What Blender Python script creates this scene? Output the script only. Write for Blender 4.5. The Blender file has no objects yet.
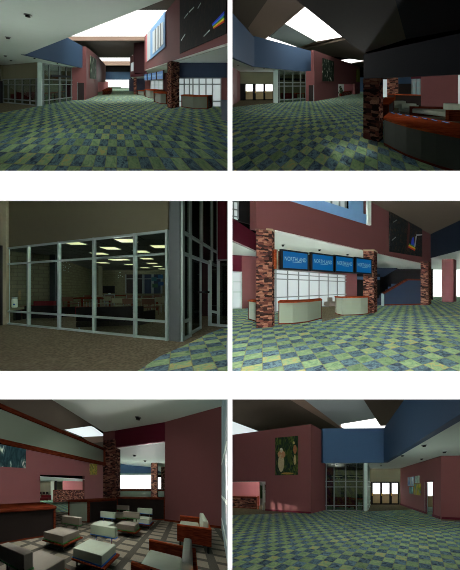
import bpy, bmesh, math, random
from mathutils import Vector

random.seed(7)
C = bpy.context.scene.collection
EYE = 1.6            # height of the eye above every floor, metres
FOC = 240.0          # focal length in pixels of the 460 x 570 frame
CX, CY = 230.0, 287.5

# ------------------------------------------------------------------ rooms
# Six stage sets stand side by side behind a white board with six openings.  The floors of the upper sets rise
# towards the back and those of the lower sets fall, like raked theatre floors; walls stand plumb on them.
class Room:
    def __init__(self, name, yh):
        self.name = name
        self.yh = yh
        self.k = (CY - yh) / FOC                 # rise of the raked floor per metre
    def g(self, px, py, h=0.0):                  # point of the plane h metres above the floor
        Y = FOC * (EYE - h) / (py - self.yh)
        return ((px - CX) * Y / FOC, Y, h)
    def d(self, px, Y, h=0.0):                   # point at a known distance
        return ((px - CX) * Y / FOC, Y, h)
    def hy(self, p, py):                         # height that shows at row py above plan point p
        return EYE - (py - self.yh) * p[1] / FOC
    def up(self, p, py):
        return (p[0], p[1], self.hy(p, py))
    def on(self, A, B, px, h=0.0):               # where column px meets the wall line A-B
        t = (px - CX) / FOC
        ax, ay, bx, by = A[0], A[1], B[0], B[1]
        s = (t * ay - ax) / ((bx - ax) - t * (by - ay))
        return (ax + s * (bx - ax), ay + s * (by - ay), h)
    def w(self, p):                              # room -> world: stand it on the raked floor
        return Vector((p[0], p[1], p[2] + self.k * p[1]))

P1, P2 = Room('upper left', 82.8), Room('upper right', 85.0)
P3, P4 = Room('middle left', 287.5), Room('middle right', 287.2)
P5, P6 = Room('lower left', 489.0), Room('lower right', 485.0)

def off(p, dx=0, dy=0, dh=0): return (p[0] + dx, p[1] + dy, p[2] + dh)
def ath(p, h): return (p[0], p[1], h)
def lerp(a, b, t): return tuple(a[i] + (b[i] - a[i]) * t for i in range(3))
def away(A, B, d):                               # plan vector of length d across line A-B, pointing away from the eye
    nx, ny = -(B[1] - A[1]), B[0] - A[0]
    l = math.hypot(nx, ny) or 1
    nx, ny = nx / l, ny / l
    if nx * (A[0] + B[0]) + ny * (A[1] + B[1]) < 0: nx, ny = -nx, -ny
    return (nx * d, ny * d, 0.0)
def along(A, B, d):
    l = math.hypot(B[0] - A[0], B[1] - A[1]) or 1
    return ((B[0] - A[0]) / l * d, (B[1] - A[1]) / l * d, 0.0)
def add(p, v): return (p[0] + v[0], p[1] + v[1], p[2] + v[2])

# ------------------------------------------------------------------ mesh collector
class MB:
    def __init__(self, R): self.R, self.v, self.f = R, [], []
    def poly(self, pts, o=None):
        n, b = len(pts), len(self.v)
        self.v += [tuple(p) for p in pts]
        if o is None:
            self.f.append(tuple(range(b, b + n))); return self
        self.v += [add(p, o) for p in pts]
        self.f.append(tuple(range(b, b + n))); self.f.append(tuple(range(b + 2 * n - 1, b + n - 1, -1)))
        for i in range(n):
            j = (i + 1) % n
            self.f.append((b + i, b + n + i, b + n + j, b + j))
        return self
    def prism(self, plan, h0, h1):
        return self.poly([ath(p, h0) for p in plan], (0, 0, h1 - h0))
    def wall(self, A, B, h0, h1, t=0.12):
        if not isinstance(h1, (tuple, list)): h1 = (h1, h1)
        if not isinstance(h0, (tuple, list)): h0 = (h0, h0)
        return self.poly([ath(A, h0[0]), ath(B, h0[1]), ath(B, h1[1]), ath(A, h1[0])], away(A, B, t))
    def beam(self, p, q, a, b):                  # bar from p to q, cross-section vectors a and b (full size), centred
        c = [add(p, tuple(-(a[i] + b[i]) / 2 for i in range(3)))]
        c = [c[0], add(c[0], a), add(add(c[0], a), b), add(c[0], b)]
        return self.poly(c, tuple(q[i] - p[i] for i in range(3)))
    def tube(self, pts, r, n=8, cap=True):
        b0 = len(self.v)
        P = [Vector(p) for p in pts]
        for i, p in enumerate(P):
            t = (P[min(i + 1, len(P) - 1)] - P[max(i - 1, 0)]).normalized()
            u = t.cross(Vector((0, 0, 1)))
            if u.length < 1e-3: u = t.cross(Vector((1, 0, 0)))
            u.normalize(); w = t.cross(u)
            rr = r[i] if isinstance(r, (list, tuple)) else r
            for k in range(n):
                a = 2 * math.pi * k / n
                self.v.append(tuple(p + (u * math.cos(a) + w * math.sin(a)) * rr))
        for i in range(len(P) - 1):
            for k in range(n):
                self.f.append((b0 + i * n + k, b0 + i * n + (k + 1) % n, b0 + (i + 1) * n + (k + 1) % n, b0 + (i + 1) * n + k))
        if cap:
            self.f.append(tuple(b0 + k for k in range(n))[::-1])
            self.f.append(tuple(b0 + (len(P) - 1) * n + k for k in range(n)))
        return self
    def build(self, name, mat, parent=None, bevel=0, smooth=False, seg=2):
        R = self.R
        W = [R.w(p) for p in self.v]
        me = bpy.data.meshes.new(name)
        o = bpy.data.objects.new(name, me); C.objects.link(o)
        if parent is None:
            lo = [min(p[i] for p in W) for i in range(3)]; hi = [max(p[i] for p in W) for i in range(3)]
            org = Vector(((lo[0] + hi[0]) / 2, (lo[1] + hi[1]) / 2, lo[2]))
            o.location = org
        else:
            org = Vector(parent['_o']); o.parent = parent
            pl = parent
            o.location = (0, 0, 0)
        o['_o'] = tuple(org)
        me.from_pydata([tuple(p - org) for p in W], [], self.f)
        # plan / elevation coordinates in metres for the procedural materials
        uv = me.uv_layers.new(name='metres')
        rv = [Vector(p) for p in self.v]
        for p in me.polygons:
            vs = [rv[i] for i in p.vertices]
            n = Vector((0, 0, 0))
            for i in range(len(vs)):
                n += (vs[i] - vs[0]).cross(vs[(i + 1) % len(vs)] - vs[0])
            if n.length > 0: n.normalize()
            flat = abs(n.z) > 0.7
            t = Vector((-n.y, n.x, 0))
            if t.length > 0: t.normalize()
            for li in p.loop_indices:
                c = rv[me.loops[li].vertex_index]
                uv.data[li].uv = (c.x, c.y) if flat else (c.x * t.x + c.y * t.y, c.z)
        me.materials.append(mat)
        bm = bmesh.new(); bm.from_mesh(me); bmesh.ops.recalc_face_normals(bm, faces=bm.faces); bm.to_mesh(me); bm.free()
        if smooth:
            for p in me.polygons: p.use_smooth = True
        if bevel:
            m = o.modifiers.new('bevel', 'BEVEL'); m.width = bevel; m.segments = seg; m.limit_method = 'ANGLE'; m.angle_limit = 0.6
        return o

def thing(R, name, p, label, cat, group=None):
    o = bpy.data.objects.new(name, None); C.objects.link(o)
    o.location = R.w(p); o['_o'] = tuple(R.w(p)); o.empty_display_size = 0.1
    return tag(o, label, cat, group)
def tag(o, label, cat, group=None):
    o['label'] = label; o['category'] = cat
    if group: o['group'] = group
    return o
def struct(o):
    o['kind'] = 'structure'; return o
def sroot(R, name, p):
    o = bpy.data.objects.new(name, None); C.objects.link(o)
    o.location = R.w(p); o['_o'] = tuple(R.w(p)); o.empty_display_size = 0.1
    o['kind'] = 'structure'
    return o

# ------------------------------------------------------------------ materials
def lin(c):
    return tuple(((x / 255) / 12.92 if x / 255 <= 0.04045 else (((x / 255) + 0.055) / 1.055) ** 2.4) for x in c) + (1.0,)
def base_mat(name, rough=0.6, spec=0.3):
    m = bpy.data.materials.new(name); m.use_nodes = True
    b = m.node_tree.nodes['Principled BSDF']
    b.inputs['Roughness'].default_value = rough
    b.inputs['Specular IOR Level'].default_value = spec
    return m, m.node_tree.nodes, m.node_tree.links, b
def paint(name, c, rough=0.6, var=0.06, scale=3.0, spec=0.05, metal=0.0):
    m, n, l, b = base_mat(name, rough, spec)
    b.inputs['Metallic'].default_value = metal
    t = n.new('ShaderNodeTexNoise'); t.inputs['Scale'].default_value = scale; t.inputs['Detail'].default_value = 3
    tc = n.new('ShaderNodeTexCoord'); l.new(tc.outputs['Object'], t.inputs['Vector'])
    mx = n.new('ShaderNodeMix'); mx.data_type = 'RGBA'
    a = lin(c)
    mx.inputs['A'].default_value = tuple(x * (1 - var) for x in a[:3]) + (1,)
    mx.inputs['B'].default_value = tuple(min(1, x * (1 + var)) for x in a[:3]) + (1,)
    l.new(t.outputs['Fac'], mx.inputs['Factor']); l.new(mx.outputs['Result'], b.inputs['Base Color'])
    return m
def glow(name, c, s):
    m = bpy.data.materials.new(name); m.use_nodes = True
    n, l = m.node_tree.nodes, m.node_tree.links
    b = n['Principled BSDF']; b.inputs['Base Color'].default_value = tuple(x * 0.3 for x in lin(c)[:3]) + (1,); b.inputs['Specular IOR Level'].default_value = 0.05
    b.inputs['Emission Color'].default_value = lin(c); b.inputs['Emission Strength'].default_value = s
    b.inputs['Roughness'].default_value = 0.5
    return m
def wood(name, c1, c2, sc=6.0, rough=0.35):
    m, n, l, b = base_mat(name, 0.8, 0.0)
    uv = n.new('ShaderNodeUVMap'); uv.uv_map = 'metres'
    mp = n.new('ShaderNodeMapping'); mp.inputs['Scale'].default_value = (sc * 0.35, sc * 3, 1); l.new(uv.outputs[0], mp.inputs[0])
    t = n.new('ShaderNodeTexNoise'); t.inputs['Scale'].default_value = 1.6; t.inputs['Detail'].default_value = 5; l.new(mp.outputs[0], t.inputs['Vector'])
    r = n.new('ShaderNodeValToRGB'); r.color_ramp.elements[0].position = 0.35; r.color_ramp.elements[1].position = 0.68
    r.color_ramp.elements[0].color = lin(c1); r.color_ramp.elements[1].color = lin(c2)
    l.new(t.outputs['Fac'], r.inputs[0]); l.new(r.outputs[0], b.inputs['Base Color'])
    return m
def stone(name, cols, sx=2.2, sy=5.0, mortar=(30, 22, 20)):
    m, n, l, b = base_mat(name, 0.9, 0.0)
    uv = n.new('ShaderNodeUVMap'); uv.uv_map = 'metres'
    mp = n.new('ShaderNodeMapping'); mp.inputs['Scale'].default_value = (sx, sy, 1); l.new(uv.outputs[0], mp.inputs[0])
    v = n.new('ShaderNodeTexVoronoi'); v.feature = 'F1'; v.distance = 'CHEBYCHEV'; v.inputs['Scale'].default_value = 1.0
    v.voronoi_dimensions = '2D'; v.inputs['Randomness'].default_value = 0.85
    l.new(mp.outputs[0], v.inputs['Vector'])
    sep = n.new('ShaderNodeSeparateColor'); l.new(v.outputs['Color'], sep.inputs[0])
    r = n.new('ShaderNodeValToRGB'); r.color_ramp.interpolation = 'CONSTANT'
    e = r.color_ramp.elements
    while len(e) < len(cols): e.new(0.5)
    for i, c in enumerate(cols): e[i].position = i / len(cols); e[i].color = lin(c)
    l.new(sep.outputs[0], r.inputs[0])
    v2 = n.new('ShaderNodeTexVoronoi'); v2.feature = 'DISTANCE_TO_EDGE'; v2.voronoi_dimensions = '2D'; v2.inputs['Randomness'].default_value = 0.85
    l.new(mp.outputs[0], v2.inputs['Vector'])
    lt = n.new('ShaderNodeMath'); lt.operation = 'LESS_THAN'; lt.inputs[1].default_value = 0.05; l.new(v2.outputs[0], lt.inputs[0])
    mx = n.new('ShaderNodeMix'); mx.data_type = 'RGBA'; mx.inputs['B'].default_value = lin(mortar)
    l.new(lt.outputs[0], mx.inputs['Factor']); l.new(r.outputs[0], mx.inputs['A']); l.new(mx.outputs['Result'], b.inputs['Base Color'])
    bp = n.new('ShaderNodeBump'); bp.inputs['Strength'].default_value = 0.5; l.new(sep.outputs[1], bp.inputs['Height']); l.new(bp.outputs[0], b.inputs['Normal'])
    return m
def blocks(name, c, mortar, w=0.8, hgt=0.4):
    m, n, l, b = base_mat(name, 0.9, 0.0)
    uv = n.new('ShaderNodeUVMap'); uv.uv_map = 'metres'
    t = n.new('ShaderNodeTexBrick'); t.inputs['Scale'].default_value = 1; t.inputs['Brick Width'].default_value = w; t.inputs['Row Height'].default_value = hgt
    t.inputs['Mortar Size'].default_value = 0.02; t.inputs['Color1'].default_value = lin(c); t.inputs['Color2'].default_value = tuple(x * 0.85 for x in lin(c)[:3]) + (1,)
    t.inputs['Mortar'].default_value = lin(mortar); l.new(uv.outputs[0], t.inputs['Vector']); l.new(t.outputs['Color'], b.inputs['Base Color'])
    return m
def tiles(name, v1, s1, v2, s2, o1=0.0, o2=0.0, gain=1.0):
    """checkered slate tiles; v1, v2: columns where the two joint directions vanish; s1, s2: tile depth along them."""
    d1 = Vector(((v1 - CX) / FOC, 1.0)); d2 = Vector(((v2 - CX) / FOC, 1.0))
    # plan = a*d1 + b*d2
    det = d1.x * d2.y - d2.x * d1.y
    # a = ( X*d2.y - Y*d2.x)/det ; b = (-X*d1.y + Y*d1.x)/det
    m, n, l, b = base_mat(name, 0.9, 0.0)
    uv = n.new('ShaderNodeUVMap'); uv.uv_map = 'metres'
    def row(cx, cy, o):
        dp = n.new('ShaderNodeVectorMath'); dp.operation = 'DOT_PRODUCT'; dp.inputs[1].default_value = (cx, cy, 0); l.new(uv.outputs[0], dp.inputs[0])
        a = n.new('ShaderNodeMath'); a.operation = 'ADD'; a.inputs[1].default_value = o + 400; l.new(dp.outputs['Value'], a.inputs[0]); return a
    ua, ub = row(d2.y / det / s1, -d2.x / det / s1, o1), row(-d1.y / det / s2, d1.x / det / s2, o2)
    def fl(x):
        f = n.new('ShaderNodeMath'); f.operation = 'FLOOR'; l.new(x.outputs[0], f.inputs[0]); return f
    fa, fb = fl(ua), fl(ub)
    s = n.new('ShaderNodeMath'); s.operation = 'ADD'; l.new(fa.outputs[0], s.inputs[0]); l.new(fb.outputs[0], s.inputs[1])
    md = n.new('ShaderNodeMath'); md.operation = 'MODULO'; md.inputs[1].default_value = 2; l.new(s.outputs[0], md.inputs[0])
    cell = n.new('ShaderNodeCombineXYZ'); l.new(fa.outputs[0], cell.inputs[0]); l.new(fb.outputs[0], cell.inputs[1])
    wn = n.new('ShaderNodeTexWhiteNoise'); wn.noise_dimensions = '2D'; l.new(cell.outputs[0], wn.inputs['Vector'])
    pos = n.new('ShaderNodeCombineXYZ'); l.new(ua.outputs[0], pos.inputs[0]); l.new(ub.outputs[0], pos.inputs[1])
    nz = n.new('ShaderNodeTexNoise'); nz.inputs['Scale'].default_value = 2.2; nz.inputs['Detail'].default_value = 6; nz.inputs['Roughness'].default_value = 0.65
    nz.inputs['Distortion'].default_value = 1.2; l.new(pos.outputs[0], nz.inputs['Vector'])
    def ramp(cs):
        r = n.new('ShaderNodeValToRGB'); e = r.color_ramp.elements
        while len(e) < len(cs): e.new(0.5)
        for i, (p, c) in enumerate(cs): e[i].position = p; e[i].color = tuple(x * gain for x in lin(c)[:3]) + (1,)
        l.new(nz.outputs['Fac'], r.inputs[0]); return r
    rg = ramp([(0.32, (112, 144, 108)), (0.48, (146, 178, 132)), (0.62, (166, 192, 142)), (0.75, (182, 184, 132))])
    rb = ramp([(0.32, (54, 68, 86)), (0.45, (86, 108, 124)), (0.56, (120, 154, 162)), (0.66, (78, 100, 116))])
    ro = ramp([(0.3, (124, 150, 108)), (0.5, (152, 182, 134)), (0.56, (190, 176, 112)), (0.6, (176, 172, 110)), (0.7, (128, 162, 150))])
    gt = n.new('ShaderNodeMath'); gt.operation = 'GREATER_THAN'; gt.inputs[1].default_value = 0.86; l.new(wn.outputs['Value'], gt.inputs[0])
    m1 = n.new('ShaderNodeMix'); m1.data_type = 'RGBA'; l.new(gt.outputs[0], m1.inputs['Factor']); l.new(rg.outputs[0], m1.inputs['A']); l.new(ro.outputs[0], m1.inputs['B'])
    m2 = n.new('ShaderNodeMix'); m2.data_type = 'RGBA'; l.new(md.outputs[0], m2.inputs['Factor']); l.new(m1.outputs['Result'], m2.inputs['A']); l.new(rb.outputs[0], m2.inputs['B'])
    hs = n.new('ShaderNodeHueSaturation'); mr = n.new('ShaderNodeMapRange'); mr.inputs['To Min'].default_value = 0.78; mr.inputs['To Max'].default_value = 1.2
    l.new(wn.outputs['Value'], mr.inputs['Value']); l.new(mr.outputs[0], hs.inputs['Value']); l.new(m2.outputs['Result'], hs.inputs['Color'])
    # pale joints
    def edge(x):
        f = n.new('ShaderNodeMath'); f.operation = 'FRACT'; l.new(x.outputs[0], f.inputs[0])
        q = n.new('ShaderNodeMath'); q.operation = 'LESS_THAN'; q.inputs[1].default_value = 0.045; l.new(f.outputs[0], q.inputs[0]); return q
    ea, eb = edge(ua), edge(ub)
    mxm = n.new('ShaderNodeMath'); mxm.operation = 'MAXIMUM'; l.new(ea.outputs[0], mxm.inputs[0]); l.new(eb.outputs[0], mxm.inputs[1])
    m3 = n.new('ShaderNodeMix'); m3.data_type = 'RGBA'; m3.inputs['B'].default_value = tuple(x * gain for x in lin((140, 146, 112))[:3]) + (1,)
    l.new(mxm.outputs[0], m3.inputs['Factor']); l.new(hs.outputs[0], m3.inputs['A']); l.new(m3.outputs['Result'], b.inputs['Base Color'])
    return m
def carpet(name, c1, c2, sc=30):
    m, n, l, b = base_mat(name, 0.95, 0.0)
    uv = n.new('ShaderNodeUVMap'); uv.uv_map = 'metres'
    t = n.new('ShaderNodeTexVoronoi'); t.inputs['Scale'].default_value = sc; l.new(uv.outputs[0], t.inputs['Vector'])
    r = n.new('ShaderNodeValToRGB'); r.color_ramp.elements[0].color = lin(c1); r.color_ramp.elements[1].color = lin(c2)
    l.new(t.outputs['Distance'], r.inputs[0]); l.new(r.outputs[0], b.inputs['Base Color'])
    return m
def sunlit_squares(name, v1, s1, v2, s2, light, dark, line=0.25):
    """carpet with window light painted in: pale sun patches, mullion shadows as darker bands"""
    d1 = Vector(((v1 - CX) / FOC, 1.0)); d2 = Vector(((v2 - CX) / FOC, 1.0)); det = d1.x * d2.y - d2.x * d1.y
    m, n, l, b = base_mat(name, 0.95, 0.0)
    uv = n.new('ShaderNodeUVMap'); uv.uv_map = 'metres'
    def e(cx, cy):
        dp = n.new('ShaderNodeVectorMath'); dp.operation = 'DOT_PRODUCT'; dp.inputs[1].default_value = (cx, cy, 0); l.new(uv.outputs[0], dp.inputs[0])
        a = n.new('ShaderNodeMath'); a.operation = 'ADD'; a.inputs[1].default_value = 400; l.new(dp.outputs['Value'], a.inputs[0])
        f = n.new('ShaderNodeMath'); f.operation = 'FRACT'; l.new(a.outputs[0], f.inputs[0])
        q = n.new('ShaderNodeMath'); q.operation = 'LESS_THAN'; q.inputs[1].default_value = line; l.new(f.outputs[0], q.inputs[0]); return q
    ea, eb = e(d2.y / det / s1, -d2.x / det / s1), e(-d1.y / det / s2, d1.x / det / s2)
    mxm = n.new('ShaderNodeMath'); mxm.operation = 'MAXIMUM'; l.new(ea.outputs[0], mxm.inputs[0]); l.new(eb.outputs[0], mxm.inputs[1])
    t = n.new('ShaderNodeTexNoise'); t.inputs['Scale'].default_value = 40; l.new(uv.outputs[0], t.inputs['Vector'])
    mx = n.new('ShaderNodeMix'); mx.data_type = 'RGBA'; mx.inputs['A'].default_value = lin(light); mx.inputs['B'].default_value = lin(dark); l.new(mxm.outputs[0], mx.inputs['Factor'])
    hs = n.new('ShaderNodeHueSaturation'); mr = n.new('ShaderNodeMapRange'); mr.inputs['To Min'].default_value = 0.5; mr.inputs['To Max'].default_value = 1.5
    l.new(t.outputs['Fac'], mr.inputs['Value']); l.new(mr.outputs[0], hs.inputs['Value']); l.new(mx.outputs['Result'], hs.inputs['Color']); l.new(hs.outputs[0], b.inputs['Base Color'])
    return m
def glass(name, tint=(0.9, 0.95, 0.93), refl=0.06):
    m = bpy.data.materials.new(name); m.use_nodes = True
    n, l = m.node_tree.nodes, m.node_tree.links
    n.remove(n['Principled BSDF'])
    t = n.new('ShaderNodeBsdfTransparent'); t.inputs[0].default_value = tint + (1,)
    g = n.new('ShaderNodeBsdfGlossy'); g.inputs['Roughness'].default_value = 0.03; g.inputs[0].default_value = (0.9, 1, 1, 1)
    x = n.new('ShaderNodeMixShader'); x.inputs[0].default_value = refl
    l.new(t.outputs[0], x.inputs[1]); l.new(g.outputs[0], x.inputs[2]); l.new(x.outputs[0], n['Material Output'].inputs[0])
    return m
def art(name, cols, sc=4.0, dist=1.5, rough=0.5, seed=0.0):
    m, n, l, b = base_mat(name, 0.8, 0.05)
    tc = n.new('ShaderNodeTexCoord'); mp = n.new('ShaderNodeMapping'); mp.inputs['Location'].default_value = (seed, seed * 1.7, 0)
    l.new(tc.outputs['Generated'], mp.inputs[0])
    t = n.new('ShaderNodeTexNoise'); t.inputs['Scale'].default_value = sc; t.inputs['Detail'].default_value = 5; t.inputs['Distortion'].default_value = dist; l.new(mp.outputs[0], t.inputs['Vector'])
    r = n.new('ShaderNodeValToRGB'); e = r.color_ramp.elements
    while len(e) < len(cols): e.new(0.5)
    for i, c in enumerate(cols): e[i].position = 0.3 + 0.4 * i / (len(cols) - 1); e[i].color = lin(c)
    l.new(t.outputs['Fac'], r.inputs[0]); l.new(r.outputs[0], b.inputs['Base Color'])
    return m

M = {}
M['board'] = paint('white_board', (246, 246, 246), 0.9, 0.005)
M['black'] = paint('matt_black', (6, 6, 6), 1.0, 0.0, spec=0.0)
M['soffit'] = paint('pale_grey_plaster', (216, 230, 220), 0.8, 0.02)
M['red'] = paint('dull_red_plaster', (104, 66, 65), 0.7, 0.04, 0.8)
M['red_dark'] = paint('deep_maroon_plaster', (72, 20, 32), 0.7, 0.04)
M['blue'] = paint('slate_blue_plaster', (58, 82, 108), 0.7, 0.03)
M['navy'] = paint('navy_plaster', (38, 48, 64), 0.7, 0.04)
M['navy_dark'] = paint('shaded_navy_plaster', (16, 23, 32), .8, .04)  # darker copy of the navy, the bulkhead's shade is in the colour
M['bar_front'] = paint('dark_olive_laminate', (72, 78, 70), .7, .04)
M['taupe'] = paint('taupe_plaster', (114, 114, 92), 0.8, 0.04)
M['roof'] = paint('dark_brown_roof_lining', (84, 76, 66), 0.9, 0.05)
M['roofgrey'] = paint('grey_roof_lining', (150, 160, 160), 0.9, 0.04)
M['beam'] = paint('tan_beam_paint', (132, 114, 100), 0.9, 0.04)
M['metal'] = paint('satin_aluminium', (162, 184, 178), 0.4, 0.05, 8, 0.5)
M['metal_dark'] = paint('dull_grey_steel', (96, 106, 104), 0.5, 0.05, 8, 0.5)
M['chrome'] = paint('bright_chrome', (210, 215, 215), 0.15, 0.02, 8, 0.5, 1.0)
M['darkframe'] = paint('black_metal', (22, 22, 22), 0.5, 0.05)
M['panel'] = paint('grey_green_laminate', (130, 142, 126), 0.6, 0.03)
M['panel_dark'] = paint('dark_laminate', (34, 29, 27), 0.6, 0.05)
M['wood'] = wood('red_brown_wood', (106, 40, 20), (164, 76, 42))
M['maroon_shade'] = paint('shaded_maroon_pier', (40, 22, 24), .8)  # red plaster darkened, recess shade put into the colour
M['wood_dark'] = wood('dark_brown_wood', (66, 26, 16), (104, 46, 28))
M['stone'] = stone('stacked_ledge_stone', [(44, 30, 28), (132, 92, 74), (92, 56, 48), (154, 112, 92), (56, 40, 40), (112, 70, 60)], 5.0, 15.0)
M['stonecap'] = paint('sandstone_cap', (170, 160, 130), 0.9, 0.1, 12)
M['glass'] = glass('clear_glass')
M['glass_dark'] = glass('smoked_glass', (0.62, 0.66, 0.62), 0.05)
M['sky'] = glow('bright_skylight', (255, 252, 248), 2.2)
M['daylight'] = glow('daylit_opening', (255, 255, 255), 1.6)
M['frost'] = glow('frosted_daylit_glass', (196, 208, 208), 0.66)
M['frost_dim'] = glow('dim_frosted_glass', (130, 155, 155), 0.3)
M['screen'] = glow('blue_screen', (6, 88, 146), 0.62)
M['letters'] = glow('pale_screen_letters', (140, 190, 200), 0.45)
M['lamp'] = glow('lit_ceiling_panel', (240, 236, 180), 1.3)
M['carpet'] = carpet('brown_carpet', (84, 78, 62), (128, 121, 98), 14)
M['panel_mid'] = paint('mid_green_laminate', (98, 106, 94), .7, .04)
M['seat_brown'] = paint('dull_brown_seat', (84, 58, 48), .8)
M['lamp_dim'] = glow('soft_lamp', (220, 220, 190), .35)
M['cushion'] = paint('pale_grey_green_upholstery', (158, 168, 150), 0.8, 0.06, 6)
M['cushion_dark'] = paint('taupe_grey_upholstery', (116, 110, 100), 0.8, 0.06, 6)
M['black_fabric'] = paint('black_upholstery', (34, 30, 30), 0.8, 0.08, 6)
M['red_fabric'] = paint('maroon_upholstery', (96, 30, 34), 0.8, 0.08, 6)
M['blue_trim'] = paint('blue_piping', (24, 90, 170), 0.6)
M['green_trim'] = paint('green_piping', (30, 110, 40), 0.6)
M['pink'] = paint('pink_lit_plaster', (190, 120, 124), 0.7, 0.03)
M['green'] = paint('leafy_green', (50, 80, 46), 0.8, 0.3, 9)
M['ground'] = paint('tan_ground', (150, 132, 100), 0.9, 0.15, 5)
M['blind'] = paint('dark_blind', (40, 44, 46), 0.7)
M['yellow'] = paint('yellow_plate', (190, 150, 30), 0.5)

# ------------------------------------------------------------------ repeated builders
ORD = ['nearest', 'second nearest', 'third nearest', 'fourth nearest', 'fifth nearest', 'sixth nearest', 'seventh nearest', 'eighth nearest', 'ninth nearest',
       'tenth nearest', 'eleventh nearest', 'twelfth nearest', 'thirteenth nearest', 'fourteenth nearest', 'fifteenth nearest', 'sixteenth nearest']

def floor(R, plan, mat, h=0.0, t=0.1):
    return struct(MB(R).prism(plan, h - t, h).build('floor', mat))
def ceil(R, pts, h, mat, t=0.15, name='ceiling'):
    return struct(MB(R).prism(pts, h, h + t).build(name, mat))
def wall(R, name, A, B, h0, h1, mat, t=0.12):
    return struct(MB(R).wall(A, B, h0, h1, t).build(name, mat))
def skylight(R, pts, h, name, mat=None):
    s = sroot(R, name, ath(pts[0], h))
    MB(R).prism(pts, h + 0.02, h + 0.06).build('pane', mat or M['sky'], s)
    return s
def glazing(R, name, A, B, h0, h1, posts, rails, mat=None, pane=None, w=0.08, dep=0.10, pw=None):
    """a framed glass wall on line A-B: posts at columns, rails at heights"""
    s = sroot(R, name, ath(A, h0))
    mat = mat or M['metal']
    n = away(A, B, dep)
    for px in posts:
        p = R.on(A, B, px)
        a = along(A, B, pw or w)
        MB(R).beam(ath(p, h0), ath(p, h1), a, n).build('mullion', mat, s)
    for h in rails:
        MB(R).beam(ath(A, h), ath(B, h), (0, 0, w), tuple(x * 0.9 for x in n)).build('rail', mat, s)
    if pane is not None:
        MB(R).wall(A, B, h0, h1, 0.012).build('pane', pane, s)
    return s
def painting(R, A, B, px0, px1, h0, h1, mat, label, gap=0.02, t=0.06, cat='painting'):
    a, b = R.on(A, B, px0), R.on(A, B, px1)
    v = away(A, B, -gap); q = away(A, B, -t)
    m = MB(R).poly([add(ath(a, h0), v), add(ath(b, h0), v), add(ath(b, h1), v), add(ath(a, h1), v)], q)
    return tag(m.build('painting', mat), label, cat)
def pillar(R, plan, h, label, cap=True, mat=None):
    t = thing(R, 'stone_pillar', ath(plan[0], 0), label, 'pillar')
    MB(R).prism(plan, 0, h).build('shaft', mat or M['stone'], t)
    if cap:
        cx = sum(p[0] for p in plan) / len(plan); cy = sum(p[1] for p in plan) / len(plan)
        big = [(cx + (p[0] - cx) * 1.08, cy + (p[1] - cy) * 1.08, 0) for p in plan]
        MB(R).prism(big, h, h + 0.07).build('cap', M['stonecap'], t)
    return t
def counter(R, front, depth, h, label, panel=None, top=None, name='counter', rim=0.07, trim=True):
    """a counter with a bowed front: front = plan polyline left to right, depth = plan vector to the back"""
    t = thing(R, name, ath(front[0], 0), label, 'counter')
    back = [add(p, depth) for p in front[::-1]]
    inn = [add(p, tuple(x * 0.05 for x in depth)) for p in front]
    MB(R).prism(inn + back, 0.06, h - rim).build('body', panel or M['panel'], t)
    MB(R).prism(inn + back, 0.0, 0.06).build('base', M['wood_dark'], t)
    o = [add(p, tuple(-x * 0.08 for x in depth)) for p in front]
    a = along(front[0], front[-1], 0.03)
    o[0] = add(o[0], tuple(-x for x in a)); o[-1] = add(o[-1], a)
    bk = list(back); bk[0] = add(bk[0], a); bk[-1] = add(bk[-1], tuple(-x for x in a))
    MB(R).prism(o + bk, h - rim, h).build('counter_top', top or M['wood'], t)
    if trim:
        for p, s in ((front[0], 1), (front[-1], -1)):
            d = along(front[0], front[-1], 0.05 * s)
            q = add(p, tuple(-x * 0.03 for x in depth)); e = add(p, tuple(x * 1.02 for x in depth))
            MB(R).prism([q, add(q, d), add(e, d), e], 0, h - rim).build('end_trim', M['wood_dark'], t)
    return t
def downlight(R, p, r, label, group, drop=0.02):
    t = thing(R, 'downlight', p, label, 'ceiling lamp', group)
    n = 12
    ring = [(p[0] + r * math.cos(2 * math.pi * k / n), p[1] + r * 1.6 * math.sin(2 * math.pi * k / n), 0) for k in range(n)]
    inn = [(p[0] + (q[0] - p[0]) * 0.62, p[1] + (q[1] - p[1]) * 0.62, 0) for q in ring]
    m = MB(R); b = 0
    m.prism(ring, p[2] - drop, p[2] - 0.001); m.build('trim_ring', M['metal_dark'], t)
    MB(R).prism(inn, p[2] - drop - r * 0.7, p[2] - drop).build('lamp_cup', M['darkframe'], t)
    return t
def downlights(R, spots, h, r, where):
    for i, (px, py) in enumerate(spots):
        downlight(R, R.g(px, py, h), r, f'{ORD[i]} small round downlight in the {where}', f'downlights in the {where}')
def lamp(R, p, power, size=0.4, color=(1, 1, 0.96), kind='AREA', rot=None, spread=math.pi, sy=None):
    d = bpy.data.lights.new('fill_area_light', kind); d.energy = power; d.color = color  # unseen area light added without a fixture
    if kind == 'AREA':
        d.size = size; d.spread = spread
        if sy: d.shape = 'RECTANGLE'; d.size_y = sy
    else: d.shadow_soft_size = size
    o = bpy.data.objects.new('added_light', d); C.objects.link(o); o.location = R.w(p)
    if rot: o.rotation_euler = rot
    return o
def omni(R, p, power, color=(1, 1, 0.97), size=0.25, falloff='Constant'):
    """unseen fill light added in mid-air, equally strong at any distance"""
    d = bpy.data.lights.new('fill_point_light', 'POINT'); d.color = color; d.energy = power; d.shadow_soft_size = size  # added fill, no fixture modelled
    d.use_nodes = True
    n, l = d.node_tree.nodes, d.node_tree.links
    e = next(x for x in n if x.type == 'EMISSION')
    f = n.new('ShaderNodeLightFalloff'); f.inputs['Strength'].default_value = 1.0; f.inputs['Smooth'].default_value = 0.5
    l.new(f.outputs[falloff], e.inputs['Strength'])
    o = bpy.data.objects.new('added_light', d); C.objects.link(o); o.location = R.w(p)
    return o
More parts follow.
